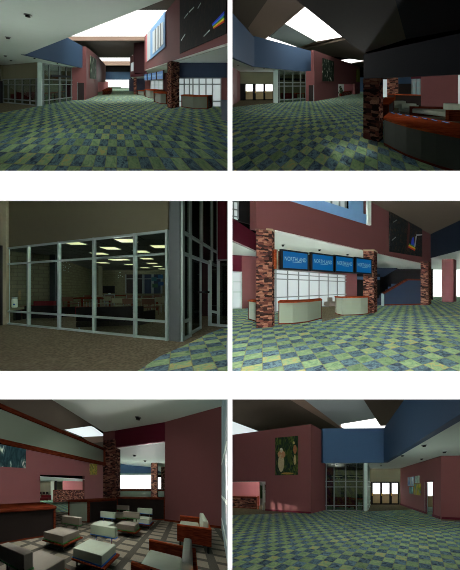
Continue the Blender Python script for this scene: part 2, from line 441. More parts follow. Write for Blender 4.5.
def beam_patch(R, p, sx, sy, ang, e, h=2.4):
    """unseen narrow-beamed area light, added to throw a sun patch straight down on the floor"""
    o = lamp(R, ath(p, h), e * sx * sy, sx, spread=0.09, sy=sy)  # added light standing in for a sunbeam
    o.rotation_euler = (0, 0, ang); return o
def aim(o, R, p):
    v = R.w(p) - Vector(o.location)
    o.rotation_euler = v.to_track_quat('-Z', 'Y').to_euler(); return o
def screen(R, A, B, px0, px1, h0, h1, label, group, text=True, gap=0.05):
    a, b = R.on(A, B, px0), R.on(A, B, px1)
    v = away(A, B, -gap); q = away(A, B, -0.10)
    t = thing(R, 'display_screen', add(ath(a, h0), v), label, 'screen', group)
    MB(R).poly([add(ath(a, h0), v), add(ath(b, h0), v), add(ath(b, h1), v), add(ath(a, h1), v)], q).build('bezel', M['darkframe'], t)
    f = tuple(v[i] + q[i] for i in range(3)); u = along(a, b, 1); L = math.dist(a[:2], b[:2]); HH = h1 - h0; m = 0.09 * HH
    mx = 0.06 * L
    def at(s, h, e=0.0):
        w = away(A, B, -e); return (a[0] + f[0] + u[0] * s + w[0], a[1] + f[1] + u[1] * s + w[1], h0 + h)
    g = MB(R).poly([at(mx, m), at(L - mx, m), at(L - mx, HH - m), at(mx, HH - m)], away(A, B, -0.008)).build('display', M['screen'], t)
    if text:
        def word(s, hx, width, name, mat):
            cu = bpy.data.curves.new('t', 'FONT'); cu.body = s; ob = bpy.data.objects.new('t', cu); C.objects.link(ob)
            bpy.context.view_layer.update()
            me = ob.evaluated_get(bpy.context.evaluated_depsgraph_get()).to_mesh()
            vs = [tuple(x.co) for x in me.vertices]; fs = [tuple(p.vertices) for p in me.polygons]
            C.objects.unlink(ob); bpy.data.objects.remove(ob)
            x0, x1 = min(p[0] for p in vs), max(p[0] for p in vs); y0, y1 = min(p[1] for p in vs), max(p[1] for p in vs)
            k = width / (x1 - x0); hh = hx[1] - hx[0]
            mb = MB(R); mb.v = [at((L - width) / 2 + (p[0] - x0) * k, hx[0] + (p[1] - y0) / (y1 - y0) * hh, 0.012) for p in vs]; mb.f = fs
            o = mb.build(name, mat, g)
            return o
        word('NORTHLAND', (HH * 0.45, HH * 0.66), L * 0.78, 'lettering', M['letters'])
        MB(R).poly([at(L * 0.38, HH * 0.40), at(L * 0.72, HH * 0.40), at(L * 0.72, HH * 0.42), at(L * 0.38, HH * 0.42)], away(A, B, -0.012)).build('underline', M['letters'], g)
    return t
def cafe_chair(R, p, a, b, label, group, hs=0.45, frame=None, seatm=None):
    """p plan centre, a: plan half vector to the right, b: plan half vector to the back"""
    t = thing(R, 'cafe_chair', ath(p, 0), label, 'chair', group)
    fr = frame or M['wood']; sm = seatm or M['wood']
    def q(s, u, h): return (p[0] + a[0] * s + b[0] * u, p[1] + a[1] * s + b[1] * u, h)
    MB(R).prism([q(-1, -1, 0), q(1, -1, 0), q(1, 1, 0), q(-1, 1, 0)], hs - 0.05, hs).build('seat', sm, t)
    MB(R).poly([q(-1, 1, hs + .15), q(1, 1, hs + .15), q(1, 1.12, hs + .46), q(-1, 1.12, hs + .46)], (b[0] * .15, b[1] * .15, 0)).build('backrest', sm, t)
    for s in (-.9, .9):
        MB(R).tube([q(s, -.9, 0), q(s, -.9, hs - .05)], 0.025, 6).build('leg', fr, t)
        MB(R).tube([q(s, 1, 0), q(s, .95, hs), q(s, 1.1, hs + .44)], 0.025, 6).build('leg', fr, t)
    return t
def table(R, p, a, b, h, label, group=None, top=None, legm=None):
    t = thing(R, 'table', ath(p, 0), label, 'table', group)
    def q(s, u): return (p[0] + a[0] * s + b[0] * u, p[1] + a[1] * s + b[1] * u, 0)
    MB(R).prism([q(-1, -1), q(1, -1), q(1, 1), q(-1, 1)], h - 0.06, h).build('table_top', top or M['wood'], t)
    for s in (-.88, .88):
        for u in (-.85, .85):
            c = q(s, u); MB(R).prism([(c[0] - .05, c[1] - .05, 0), (c[0] + .05, c[1] - .05, 0), (c[0] + .05, c[1] + .05, 0), (c[0] - .05, c[1] + .05, 0)], 0, h - 0.06).build('leg', legm or M['wood_dark'], t)
    return t
def sofa(R, p, a, b, label, mat, h=0.8, seat=0.42, cat='sofa', name='sofa', arms=True, group=None):
    """p plan centre, b half vector to the back"""
    t = thing(R, name, ath(p, 0), label, cat, group)
    def q(s, u): return (p[0] + a[0] * s + b[0] * u, p[1] + a[1] * s + b[1] * u, 0)
    MB(R).prism([q(-1, -1), q(1, -1), q(1, 1), q(-1, 1)], 0.12, seat - .12).build('base', mat, t, 0.02)
    MB(R).prism([q(-.86, -1.02), q(.86, -1.02), q(.86, .55), q(-.86, .55)], seat - .12, seat).build('seat_cushion', mat, t, 0.03)
    MB(R).prism([q(-1, .6), q(1, .6), q(1, 1), q(-1, 1)], seat - .12, h).build('backrest', mat, t, 0.03)
    if arms:
        for s in (-1, 1):
            MB(R).prism([q(s, -1), q(s * .86, -1), q(s * .86, .6), q(s, .6)], seat - .12, seat + .18).build('armrest', mat, t, 0.02)
    for s in (-.92, .92):
        for u in (-.9, .9):
            c = q(s, u); MB(R).tube([ath(c, 0), ath(c, .12)], 0.03, 6).build('foot', M['chrome'], t)
    return t
# ================================================================== the white board and the boxes behind it
D = 2.4
BR = Room('board', CY)
def bx(px): return (px - CX) * D / FOC
def bz(py): return EYE - (py - CY) * D / FOC
def board():
    xs = [-60, -1.5, 227.6, 232.4, 461.5, 520]; ys = [-60, -1.5, 170.8, 200.8, 372.0, 399.4, 571.5, 630]
    holes = {(i, j) for i in (1, 3) for j in (1, 3, 5)}
    bm = bmesh.new()
    vid = {}
    def V(i, j, k):
        key = (i, j, k)
        if key not in vid: vid[key] = bm.verts.new((bx(xs[i]), D + k * 0.004, bz(ys[j]) - EYE))
        return vid[key]
    solid = lambda i, j: 0 <= i < 5 and 0 <= j < 7 and (i, j) not in holes
    for i in range(5):
        for j in range(7):
            if not solid(i, j): continue
            bm.faces.new([V(i, j, 0), V(i + 1, j, 0), V(i + 1, j + 1, 0), V(i, j + 1, 0)])
            bm.faces.new([V(i, j + 1, 1), V(i + 1, j + 1, 1), V(i + 1, j, 1), V(i, j, 1)])
            for (ni, nj, p, q) in ((i - 1, j, (i, j), (i, j + 1)), (i + 1, j, (i + 1, j), (i + 1, j + 1)), (i, j - 1, (i, j), (i + 1, j)), (i, j + 1, (i, j + 1), (i + 1, j + 1))):
                if not solid(ni, nj): bm.faces.new([V(*p, 0), V(*q, 0), V(*q, 1), V(*p, 1)])
    bmesh.ops.recalc_face_normals(bm, faces=bm.faces)
    me = bpy.data.meshes.new('wall_front'); bm.to_mesh(me); bm.free(); me.materials.append(M['board'])
    o = bpy.data.objects.new('wall_front', me); C.objects.link(o); o.location = (0, 0, EYE); struct(o)
board()
FAR = 150.0
def divider(name, pts):  # unseen black partition added to stop light leaking between the rooms
    me = bpy.data.meshes.new(name); me.from_pydata(pts, [], [tuple(range(len(pts)))]); me.materials.append(M['black'])
    o = bpy.data.objects.new(name, me); C.objects.link(o); struct(o)
    s = o.modifiers.new('thickness', 'SOLIDIFY'); s.thickness = 0.006; s.offset = 0
def shelf(name, py):
    z = lambda Y: EYE - (py - CY) * Y / FOC
    x = lambda px, Y: (px - CX) * Y / FOC
    d0, d1 = D + 0.006, FAR
    divider(name, [(x(-50, d0), d0, z(d0)), (x(510, d0), d0, z(d0)), (x(510, d1), d1, z(d1)), (x(-50, d1), d1, z(d1))])
for py, nm in ((-45, 'ceiling'), (186, 'floor'), (386, 'floor'), (615, 'floor')): shelf(nm, py)  # level light stops above, between and below the rows
def upright(name, px):
    d0, d1 = D + 0.006, FAR
    X = lambda Y: (px - CX) * Y / FOC
    Z = lambda py, Y: EYE - (py - CY) * Y / FOC
    divider(name, [(X(d0), d0, Z(-45, d0)), (X(d1), d1, Z(-45, d1)), (X(d1), d1, Z(615, d1)), (X(d0), d0, Z(615, d0))])
for px, nm in ((-50, 'wall_left'), (230, 'light_stop_middle'), (510, 'wall_right')): upright(nm, px)  # upright light stops beside and between the rooms
divider('wall_back', [((-50 - CX) * FAR / FOC, FAR, EYE + 340 * FAR / FOC), ((510 - CX) * FAR / FOC, FAR, EYE + 340 * FAR / FOC), ((510 - CX) * FAR / FOC, FAR, EYE - 330 * FAR / FOC), ((-50 - CX) * FAR / FOC, FAR, EYE - 330 * FAR / FOC)])  # light stop closing the boxes at the back

# ================================================================== upper left view: the long lobby
R = P1; g, on, hy, up = R.g, R.on, R.hy, R.up
LM, RM = -30, 228.6
MT1 = tiles('slate_checker_lobby', 117, 0.75, -2100, 0.0246)
floor(R, [g(LM, 172.6), g(RM, 172.6), R.d(RM, 74), R.d(60, 74), R.d(-30, 30)], MT1)
floor(R, [g(-30, 117), g(0, 113), g(37, 106.4), g(37.6, 105.4), R.d(38, 26), R.d(-30, 26)], M['carpet'], 0.006, 0.02)
HS = 3.03
A, B = g(2.6, 102.6), g(37.2, 105.9)
wall(R, 'wall_left', g(-30, 101.5), g(1.2, 102.6), 0, HS, M['taupe'])
dl = sroot(R, 'door_1', g(-2.4, 103)); MB(R).wall(g(-2.4, 103), g(2.0, 103.1), 0, 1.75, 0.06).build('leaf', M['darkframe'], dl)
wall(R, 'wall_left', A, B, 1.92, HS, M['taupe'])
glazing(R, 'window_1', A, B, 0, 1.92, [3.1, 8.7, 15.3, 22.6, 30.4, 36.6], [0.04, 0.33, 1.45, 1.88], M['metal_dark'], pane=M['glass_dark'], w=0.07)
colm = MB(R).prism([g(37.4, 106), g(41.6, 106), g(42.4, 105), g(38, 105)], 0, HS); struct(colm.build('trim_1', M['metal']))
A2, B2 = g(42.4, 105.0), g(72, 100.4)
glazing(R, 'window_2', A2, B2, 0, HS, [43.2, 49, 59.0, 60.2, 66, 71.3], [0.3, 1.46, 1.84, 2.98], M['metal_dark'], pane=M['glass_dark'], w=0.07)
# room behind that glass
wall(R, 'wall_back', R.d(-5, 25), R.d(75, 30), 0, HS, M['taupe'])
MB(R).wall(R.d(63, 26), R.d(73, 27), 0, 1.6, 0.1).build('wall_back', M['red_dark'])['kind'] = 'structure'
MB(R).wall(add(on(A2, B2, 47), (0, 0.5, 0)), add(on(A2, B2, 66), (0, 0.5, 0)), 2.05, 2.22, 0.08).build('trim_2', M['blind'])['kind'] = 'structure'
ceil(R, [add(A, (0, .3, 0)), add(B, (0, .3, 0)), add(A2, (0, .3, 0)), add(B2, (0, .3, 0)), R.d(75, 30), R.d(-5, 25)], HS, M['soffit'])
for i, (px, Y) in enumerate(((49.5, 20.5), (56, 22.5), (62.5, 24.5))):
    table(R, R.d(px, Y), (.24, .03, 0), (-.03, .4, 0), 0.75, ['small cafe table just behind the glass corner, upper left view', 'middle of three cafe tables behind the glass, upper left view', 'farthest cafe table beside the maroon wall behind glass, upper left view'][i], 'cafe tables behind the lobby glass')
for i, (px, Y) in enumerate(((18, 21.5), (28, 22.5))):
    sofa(R, R.d(px, Y), (.32, .06, 0), (-.06, .4, 0), ['dark red armchair behind the left glass wall, farther from the corner, upper left view', 'dark red armchair behind the left glass wall, nearer the corner, upper left view'][i], M['red_fabric'], .75, .42, 'armchair', 'armchair', True, 'red armchairs behind glass')
# soffit and blue fascia
F0, F1 = g(25, 54.5, HS), g(86, 68.6, HS)
ceil(R, [g(LM, -7, HS), g(180, -7, HS), g(163.6, 0, HS), F0, F1, g(86, 69.4, HS), g(72, 69.3, HS), g(38, 62.5, HS), g(2, 65.7, HS), g(LM, 66.5, HS)], HS, M['soffit'], 0.2)
MB(R).wall(add(F0, away(F0, F1, -.03)), add(F1, away(F0, F1, -.03)), HS - 0.02, 5.08, 0.2).build('wall_left', M['blue'])['kind'] = 'structure'
downlights(R, [(28, 14.5), (8, 37), (5.5, 55.5), (11, 60.2), (34.5, 58), (57.5, 63)], HS, 0.055, 'pale soffit of the upper left view')
# red walls
A3, B3 = g(71.5, 100.3), g(86.4, 99.7)
wall(R, 'wall_left', A3, B3, 0, HS, M['red'])
d3 = sroot(R, 'door_2', on(A3, B3, 77.3)); v = away(A3, B3, -0.03)
MB(R).wall(add(on(A3, B3, 77.3), v), add(on(A3, B3, 83.9), v), 0, 1.6, -0.03).build('leaf', M['panel_dark'], d3)
MB(R).wall(add(on(A3, B3, 77.0), tuple(2 * x for x in v)), add(on(A3, B3, 77.7), tuple(2 * x for x in v)), 0, 1.66, 0.03).build('jamb', M['metal_dark'], d3)
cur = [g(86, 99.6), g(92, 97.4), g(97.8, 95.2), g(102, 93.0), g(105.6, 91.0)]
tops = [5.05] * 5
for i in range(2): wall(R, 'wall_left', cur[i], cur[i + 1], 0, 5.05, M['red'], 0.3)
for i in range(2, 4): wall(R, 'wall_left', cur[i], cur[i + 1], 1.72, 5.05, M['red'], 0.3)
painting(R, cur[0], cur[2], 89.7, 95.7, hy(on(cur[0], cur[2], 92), 78.7), hy(on(cur[0], cur[2], 92), 57), art('floral_art_green', [(14, 24, 18), (40, 56, 42), (26, 40, 30), (60, 80, 60), (150, 160, 140)], 5), 'tall dark green abstract painting on the curved red wall, upper left view')
bc = counter(R, [add(cur[2], (0.1, 1.0, 0)), add(cur[3], (0, 1.0, 0)), add(cur[4], (0, .6, 0))], (0.5, 1.0, 0), 0.62, 'stone-faced counter inside the pink lit niche, upper left view', M['stone'], M['wood'])
wall(R, 'wall_left', R.d(97, 40), R.d(108, 54), 0, 1.9, M['pink'])
# right wall over the pillars
W0 = (-3.83, 16.0, 0); WD = (-0.52, 1.0, 0)
def WR(px):
    s = (px - CX) / FOC; t = (s * 16 + 3.83) / (-.52 - s); return (W0[0] - .52 * t, 16 + t, 0)
Wn, Wf = WR(228.4), WR(144.4)
HB = 2.96
struct(MB(R).poly([ath(Wf, HB), ath(Wn, HB), up(Wn, -42), ath(WR(198), 6.9), ath(Wf, 6.9)], away(Wf, Wn, .08)).build('wall_right', M['red']))
roofx = lambda Y: (W0[0] - .52 * (Y - 16) + .2, Y, 0)
def strip(Y0, Y1, h, mat, t=.2): return ceil(R, [R.d(58, Y0), roofx(Y0), roofx(Y1), R.d(70, Y1)], h, mat, t)
strip(14.2, 17.5, 6.9, M['roof'])
skylight(R, [R.d(58, 17.5), roofx(17.5), roofx(27.5), R.d(58, 27.5)], 6.9, 'window_3')
strip(27.5, 46, 6.4, M['roof'], .5)
MB(R).beam(R.d(62, 27.4, 6.62), add(roofx(27.4), (0, 0, 6.62)), (0, .14, 0), (0, 0, .4)).build('trim_3', M['beam'])['kind'] = 'structure'
skylight(R, [R.d(90, 46), R.d(137, 46), R.d(135, 59), R.d(95, 59)], 6.9, 'window_4')
MB(R).beam(R.d(90, 59.2, 6.4), R.d(137, 59.2, 6.4), (0, .3, 0), (0, 0, 1.0)).build('trim_4', M['beam'])['kind'] = 'structure'
ceil(R, [R.d(90, 59.4), R.d(137, 59.4), R.d(135, 64), R.d(95, 64)], 6.2, M['roof'], .3)
skylight(R, [R.d(90, 64.3), R.d(137, 64.3), R.d(135, 68), R.d(95, 68)], 6.6, 'window_5')
E0, E1 = R.d(98, 72), R.d(131, 72)
wall(R, 'wall_back', E0, E1, 2.5, 4.9, M['blue'])
wall(R, 'wall_back', off(E0, 0, -.3), off(E1, 0, -.3), 4.95, 6.3, M['darkframe'])
we = sroot(R, 'window_6', ath(E0, 0.0)); MB(R).wall(R.d(104, 72), R.d(129, 72), 0.05, 2.5, .05).build('pane', M['daylight'], we)
MB(R).wall(R.d(103, 70), R.d(121, 70), 0, 0.35, .05).build('trim_5', M['green'])['kind'] = 'structure'
# return pier with recess shade in its colour, and second bay
K0, K1 = R.d(133.6, 29), R.d(146, 28)
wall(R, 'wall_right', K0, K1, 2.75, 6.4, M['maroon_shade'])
wall(R, 'wall_right', R.d(130, 40), R.d(134, 36), 2.6, 5.9, M['red'])
w7 = sroot(R, 'window_7', R.d(130.6, 39.5)); MB(R).wall(R.d(130.8, 38), R.d(133.2, 36), 3.4, 4.7, .05).build('pane', M['frost'], w7)
wall(R, 'wall_right', R.d(131, 34), R.d(147, 27.5), 2.38, 2.75, M['red_dark'])
ceil(R, [R.d(131, 34), R.d(147, 27.6), R.d(150, 40), R.d(133, 46)], 2.36, M['soffit'], .05)
pillar(R, [R.d(133.6, 33), R.d(136.4, 33), R.d(136.6, 34), R.d(134, 34)], 2.3, 'small far stone pillar down the hall beside blue screen, upper left view')
counter(R, [R.d(137.5, 32), R.d(144, 30)], (0.4, 1.2, 0), .62, 'pale far counter past the small stone pillar, upper left view')
wall(R, 'wall_right', R.d(129, 46), R.d(147, 40), 0, 2.36, M['navy'])
# bays under the right wall
ceil(R, [WR(228.4), R.d(228.4, 16.5), R.d(181, 16.5), R.d(180, 36), R.d(147, 36), WR(145.5)], HB, M['soffit'], .1)
NA, NB = R.d(168, 16.25), R.d(228.4, 16.25)
wall(R, 'wall_right', NA, NB, 1.95, HB, M['navy'])
wall(R, 'wall_right', R.d(221.5, 16.2), NB, 0, 1.95, M['red'])
glazing(R, 'window_8', R.d(178, 16.3), R.d(221.5, 16.3), 0, 1.95, [184.3, 189.5, 193, 199.2, 206, 212.5, 221], [.35, 1.5, 1.92], M['metal_dark'], M['frost'], .08)
wall(R, 'wall_right', g(221.3, 119.5), g(228.2, 121.5), 0, .87, M['navy'], .03)
pillar(R, [g(167.3, 107.2), g(171.2, 108.6), g(179.4, 107.0), g(174, 105.8)], HB, 'tall stone pillar between the screens and the window bay, upper left view', False)
counter(R, [g(181.4, 107.2), g(193, 108.9), g(207.8, 108.9)], (0.2, .8, 0), .82, 'bow-fronted counter before the frosted window right of the pillar, upper left view', M['panel_mid'])
counter(R, [g(154, 102), g(160, 104), g(166.4, 104.4)], (.5, 1.0, 0), .86, 'bow-fronted counter just left of the tall stone pillar, upper left view', M['panel_mid'])
counter(R, [g(145, 96.8), g(149, 98.2), g(154, 98.6)], (.7, 1.3, 0), .88, 'bow-fronted counter farther down the hall below the first screens, upper left view', M['panel_mid'])
names = ['farthest', 'second farthest', 'third farthest', 'nearest']
for i, (x0, x1) in enumerate(((145.7, 148.5), (149.2, 153.0), (153.6, 158.0), (158.8, 165.2))):
    screen(R, Wf, Wn, x0, x1, 1.84, 2.55, f'{names[i]} of the four blue wall screens over the counters, upper left view', 'blue screens in the lobby view', True)
wall(R, 'wall_right', R.d(145, 33), R.d(181, 33), 0, HB, M['red'])
glazing(R, 'window_9', R.d(150.5, 32.8), R.d(163, 32.8), .4, 1.95, [150.8, 154.8, 158.8, 162.8], [.6, 1.3, 1.9], M['metal'], M['frost'], .09)
# upper right window with pale blue frame and the painting
wv = sroot(R, 'window_10', ath(WR(158), 4.6))
def onW(px, py): p = WR(px); return up(p, py)
vv = away(Wf, Wn, -.05)
def wq(x0, y0, x1, y1, y2, y3, mat, nm, par, e=1, t=1):   # quad: left top/bottom, right top/bottom rows
    q = [onW(x0, y0), onW(x1, y1), onW(x1, y2), onW(x0, y3)]
    return MB(R).poly([add(p, tuple(z * e for z in vv)) for p in q], tuple(z * t for z in vv)).build(nm, mat, par)
M['paleblue'] = paint('pale_blue_frame', (120, 165, 205), .6)
wq(151.2, 30.5, 166.2, 11.3, 46.8, 59.4, M['paleblue'], 'surround', wv)
wq(154.2, 32, 164.6, 22, 44, 54, M['frost'], 'pane', wv, 2.0)
wq(148.2, 33.5, 151.4, 30.3, 58, 61.2, M['frost'], 'pane', wv)
for px, a_, b_ in ((157, 29.4, 51.6), (159.8, 26.8, 49), (162.4, 24.2, 46.4)):
    wq(px, a_, px + .7, a_ - .7, b_ - .5, b_, M['metal_dark'], 'mullion', wv, 3.0)
wq(146.6, 36, 148.2, 33.8, 61, 62.4, M['pink'], 'jamb', wv)
pt = thing(R, 'painting', onW(181.3, 53.7), 'huge dark painting with a rainbow shape high on the right red wall, upper left view', 'painting')
DARK = art('dark_night_art', [(8, 10, 10), (16, 18, 18), (10, 14, 14), (30, 26, 22), (10, 12, 14)], 7, 2.5)
wq(181.3, -6, 228.3, -30, 33.6, 53.7, DARK, 'canvas', pt)
for i, c in enumerate(((30, 60, 200), (60, 130, 220), (60, 150, 60), (220, 200, 40), (210, 60, 30))):
    wq(214.5 + i * .4, 24.5 + i * .9, 227, 11.5 + i * 2.2, 13.7 + i * 2.2, 25.4 + i * .9, paint('rainbow_stripe', c, .6), 'rainbow_band', pt, 2.0, .3)
for q in ((186, 18, 190, 13), (191, 12, 196, 7), (200, 8, 203, 3), (183, 40, 187, 34), (206, 36, 212, 30)):
    wq(q[0], q[1], q[2], q[3], q[3] + 1, q[1] + 1, M['metal'], 'brush_stroke', pt, 2.0, .3)
# light
omni(R, R.d(125, 12, 2.3), 8.5)
omni(R, R.d(34, 6.4, .45), 13)
omni(R, R.d(116, 40, 2.2), 4)
omni(R, R.d(198, 13.5, 2.2), 1)
omni(R, R.d(165, 23, 2.3), 4)
omni(R, R.d(20, 6, 1.9), 4)
omni(R, R.d(47, 20, 2.4), 4)
omni(R, R.d(16, 21.4, 2.4), 2)
beam_patch(R, (-9.1, 14.4), 1.0, 5.2, .34, 1.6)
beam_patch(R, R.d(107, 29), 2.2, 7, .25, 1.2)
beam_patch(R, g(184, 112.2), 1.8, .9, .2, 1.5)
omni(R, R.d(101.5, 37, 1.5), 5)

# ================================================================== upper right view: the lobby seen over the bar
R = P2; g, on, hy, up = R.g, R.on, R.hy, R.up
LM, RM = 231.4, 492
MT2 = tiles('slate_checker_over_bar', 188, 0.34, 378, 0.565)
floor(R, [g(LM, 172.6), g(RM, 172.6), R.d(RM, 14), R.d(430, 22), R.d(372, 60), R.d(300, 60), R.d(LM, 26)], MT2)
floor(R, [g(LM, 107.2), g(273.5, 102.9), g(278, 102.4), R.d(278, 32), R.d(LM, 32)], M['carpet'], .006, .02)
HS = 2.97
wall(R, 'wall_left', g(LM, 106), g(240.2, 100.6), 0, HS, M['red'])
T0, T1 = g(240, 100.6), g(274, 100.2)
wall(R, 'wall_back', T0, T1, 0, HS, M['taupe'])
for i, (x0, x1, g0, g1) in enumerate(((237.8, 244.9, None, None), (244.9, 254.0, 245.6, 252.4), (254.0, 263.8, 255.6, 263.0), (263.8, 272.8, 265.2, 272.2))):
    a = on(T0, T1, max(x0, 240.2)); b = on(T0, T1, x1); v = away(T0, T1, -.05)
    dr = sroot(R, f'door_{i + 3}', add(a, v))
    MB(R).wall(add(a, v), add(b, v), 0, 1.74, .04).build('leaf', M['darkframe'], dr)
    if g0:
        a, b = on(T0, T1, g0), on(T0, T1, g1)
        MB(R).wall(add(a, tuple(2 * x for x in v)), add(b, tuple(2 * x for x in v)), .95, 1.66, .04).build('bright_pane', M['daylight'], dr)
        MB(R).wall(add(a, tuple(2 * x for x in v)), add(b, tuple(2 * x for x in v)), .12, .95, .04).build('lower_pane', M['ground'], dr)
        c = on(T0, T1, x0 + .9); MB(R).beam(add(ath(c, .75), tuple(3 * x for x in v)), add(ath(c, 1.0), tuple(3 * x for x in v)), along(T0, T1, .06), tuple(x for x in v)).build('door_handle', M['yellow'], dr)
struct(MB(R).prism([g(273.4, 102.8), g(277.9, 102.8), g(278.2, 102), g(274.4, 102)], 0, HS).build('trim_1', M['metal']))
A2, B2 = g(278, 102.7), g(306.4, 100.9)
glazing(R, 'window_1', A2, B2, 0, HS, [279, 284, 292.6, 300.4, 305.8], [.25, 1.5, 1.83, 2.9], M['metal_dark'], pane=M['glass_dark'], w=.08)
MB(R).wall(add(A2, (.05, .7, 0)), add(B2, (.05, .7, 0)), 2.05, 2.25, .08).build('trim_2', M['blind'])['kind'] = 'structure'
wall(R, 'wall_back', R.d(279, 31), R.d(312, 31), 0, HS, M['taupe'])
ceil(R, [add(A2, (0, .3, 0)), add(B2, (0, .3, 0)), R.d(312, 31), R.d(279, 31)], HS, M['soffit'])
sofa(R, R.d(288.5, 26), (.75, 0, 0), (0, .6, 0), 'maroon sofa seen through the narrow glass front, upper right view', M['red_fabric'], .7)
table(R, R.d(299, 27), (.5, 0, 0), (0, .6, 0), .7, 'small dark table right of the maroon sofa behind glass, upper right view')
A3, B3 = g(306, 101.2), g(314.4, 101.4)
wall(R, 'wall_back', A3, B3, 0, HS, M['red'])
dr = sroot(R, 'door_7', on(A3, B3, 308.7)); v = away(A3, B3, -.04)
MB(R).wall(add(on(A3, B3, 308.7), v), add(on(A3, B3, 313.4), v), 0, 1.58, -.03).build('leaf', M['panel_dark'], dr)
MB(R).wall(add(on(A3, B3, 313.2), tuple(2 * x for x in v)), add(on(A3, B3, 313.8), tuple(2 * x for x in v)), 0, 1.62, .03).build('jamb', M['metal_dark'], dr)
A4, B4 = g(314, 101.4), g(360, 93.4)
N0, N1 = on(A4, B4, 338.3), on(A4, B4, 354.8)
wall(R, 'wall_right', A4, N0, 0, 5.0, M['red'], .3)
wall(R, 'wall_right', N0, N1, 1.72, 5.0, M['red'], .3)
wall(R, 'wall_right', N1, B4, 0, 5.0, M['red'], .3)
painting(R, A4, B4, 322.2, 333.2, hy(on(A4, B4, 327), 81.2), hy(on(A4, B4, 327), 59.5), art('floral_art_white', [(14, 22, 18), (30, 44, 32), (20, 32, 26), (44, 60, 44), (190, 194, 180)], 5, 2, seed=3), 'large flower painting on the red wall, left of the niche, upper right view')
painting(R, A4, B4, 356, 359.4, hy(on(A4, B4, 357.7), 82), hy(on(A4, B4, 357.7), 69.5), art('yellow_green_art', [(30, 50, 20), (120, 120, 30), (60, 90, 40), (160, 150, 60)], 4, 2, seed=5), 'narrow yellow-green painting at the far end of the red wall, upper right view')
nw = away(A4, B4, 3.0)
wall(R, 'wall_right', R.d(343.4, 40), R.d(357, 47), 0, 2.2, M['pink'])
wall(R, 'wall_right', R.d(337, 36), R.d(344, 39), 0, 2.2, M['soffit'])
counter(R, [add(on(A4, B4, 343.6), (0, .5, 0)), add(on(A4, B4, 353.6), (0, .6, 0))], (.2, .8, 0), .62, 'stone-faced counter in the lit niche of the red wall, upper right view', M['stone'], M['wood'])
pl = thing(R, 'plant', R.d(340.6, 34.0), 'dark leafy plant at the left side of the lit niche, upper right view', 'plant')
c0 = R.d(340.6, 34.0)
MB(R).tube([ath(c0, 0), ath(c0, .4)], [.16, .2], 10).build('pot', M['wood_dark'], pl)
m = MB(R)
for k in range(26):
    a = random.random() * 6.28; r = .05 + random.random() * .28; h = .4 + random.random() * 1.0
    p = (c0[0] + r * math.cos(a), c0[1] + r * math.sin(a), h); m.poly([off(p, 0, 0, -.2), off(p, .09, .03, 0), off(p, 0, 0, .16), off(p, -.09, -.03, 0)])
m.build('foliage', M['green'], pl)
wall(R, 'wall_back', R.d(356, 58), R.d(372, 56), 0, 3.4, M['blue'])
# blue fascia, soffit
S0, S1, S2 = g(LM, 56.6, HS), g(254, 66.4, HS), g(314.4, 72.4, HS)
MB(R).wall(add(S0, away(S0, S1, -.03)), add(S1, away(S0, S1, -.03)), HS - .02, 5.1, .2).build('wall_left', M['blue'])['kind'] = 'structure'
MB(R).wall(add(S1, away(S1, S2, -.03)), add(S2, away(S1, S2, -.03)), HS - .02, 5.2, .2).build('wall_back', M['blue'])['kind'] = 'structure'
ceil(R, [S0, S1, S2, g(314.4, 73, HS), g(306, 72.6, HS), g(276, 73.6, HS), g(240, 75.2, HS), g(LM, 72, HS)], HS, M['soffit'], .15)
downlights(R, [(238, 65), (253.6, 68.8), (264, 68.4), (301, 71.6)], HS, .06, 'pale soffit of the upper right view')
# roof
HR = 6.9
def rp(pts, mat, h=HR, t=.2): return ceil(R, [g(x, y, h) for x, y in pts], h, mat, t)
rp([(LM, -8), (276, -8), (267.5, 0), (248, 28), (253.5, 39), (LM, 16)], M['roof'])
rp([(276, -8), (304, -8), (296, 0), (305, 7), (285, 24), (264, 40), (253.5, 39), (248, 28), (267.5, 0)], M['beam'], HR + .02)
skylight(R, [g(305, 7, HR), g(342, 37.4, HR), g(316, 41.6, HR), g(285, 24, HR)], HR, 'window_2')
rp([(285, 24), (316, 41.4), (299, 47.4), (270, 37.5)], M['roofgrey'])
skylight(R, [g(268, 37, HR), g(297, 47.4, HR), g(296, 50, HR), g(262, 42.5, HR)], HR, 'window_3')
rp([(342, 37.2), (345.5, 39.6), (303, 49.4), (299, 47.5), (316, 41.6)], M['beam'])
rp([(345.5, 39.6), (372, 58), (372, 62), (330, 56), (303, 49.4)], M['roof'], 6.5)
skylight(R, [g(340, 60.5, 6.6), g(366, 57, 6.6), g(366, 61, 6.6), g(352, 63.5, 6.6)], 6.6, 'window_4')
rp([(352, 63.3), (366, 61.2), (366, 67.5), (356, 67)], M['roof'], 6.5)
# the bar front at the right
pillar(R, [g(363.2, 138.2), g(379, 142.2), g(383, 139.4), g(369, 134)], 1.79, 'near stone pillar at the end of the long curved bar, upper right view', False)
BA, BB = R.g(363.6, 78.7, 1.79), R.g(466, 74.0, 1.79)
wall(R, 'wall_right', BA, BB, 1.79, 2.52, M['navy_dark'], .25)
ceil(R, [g(296, -1, 2.52), g(395, -1, 2.52), g(406, 39.2, 2.52), g(363.8, 53, 2.52), g(345, 38.8, 2.52), g(305, 7, 2.52)], 2.52, M['roof'], .06)
ceil(R, [g(395, -1, 2.52), g(478, -1, 2.52), g(478, 26, 2.52), g(406, 39.2, 2.52)], 2.52, M['navy_dark'], .06)
HC = .72
fr = [g(383.7, 145), g(395, 151.5), g(407, 157.6), g(422, 163.5), g(437.5, 169), g(470, 179)]
bk = [g(478, 126.2, HC), g(460, 123.3, HC), g(430, 118.2, HC), g(408, 114.6, HC), g(389.6, 111.6, HC)]
bar = thing(R, 'bar_counter', fr[0], 'long curved bar with red-brown wooden top and dark grey front, upper right view', 'counter')
ff = [add(p, (.06, .1, 0)) for p in fr]
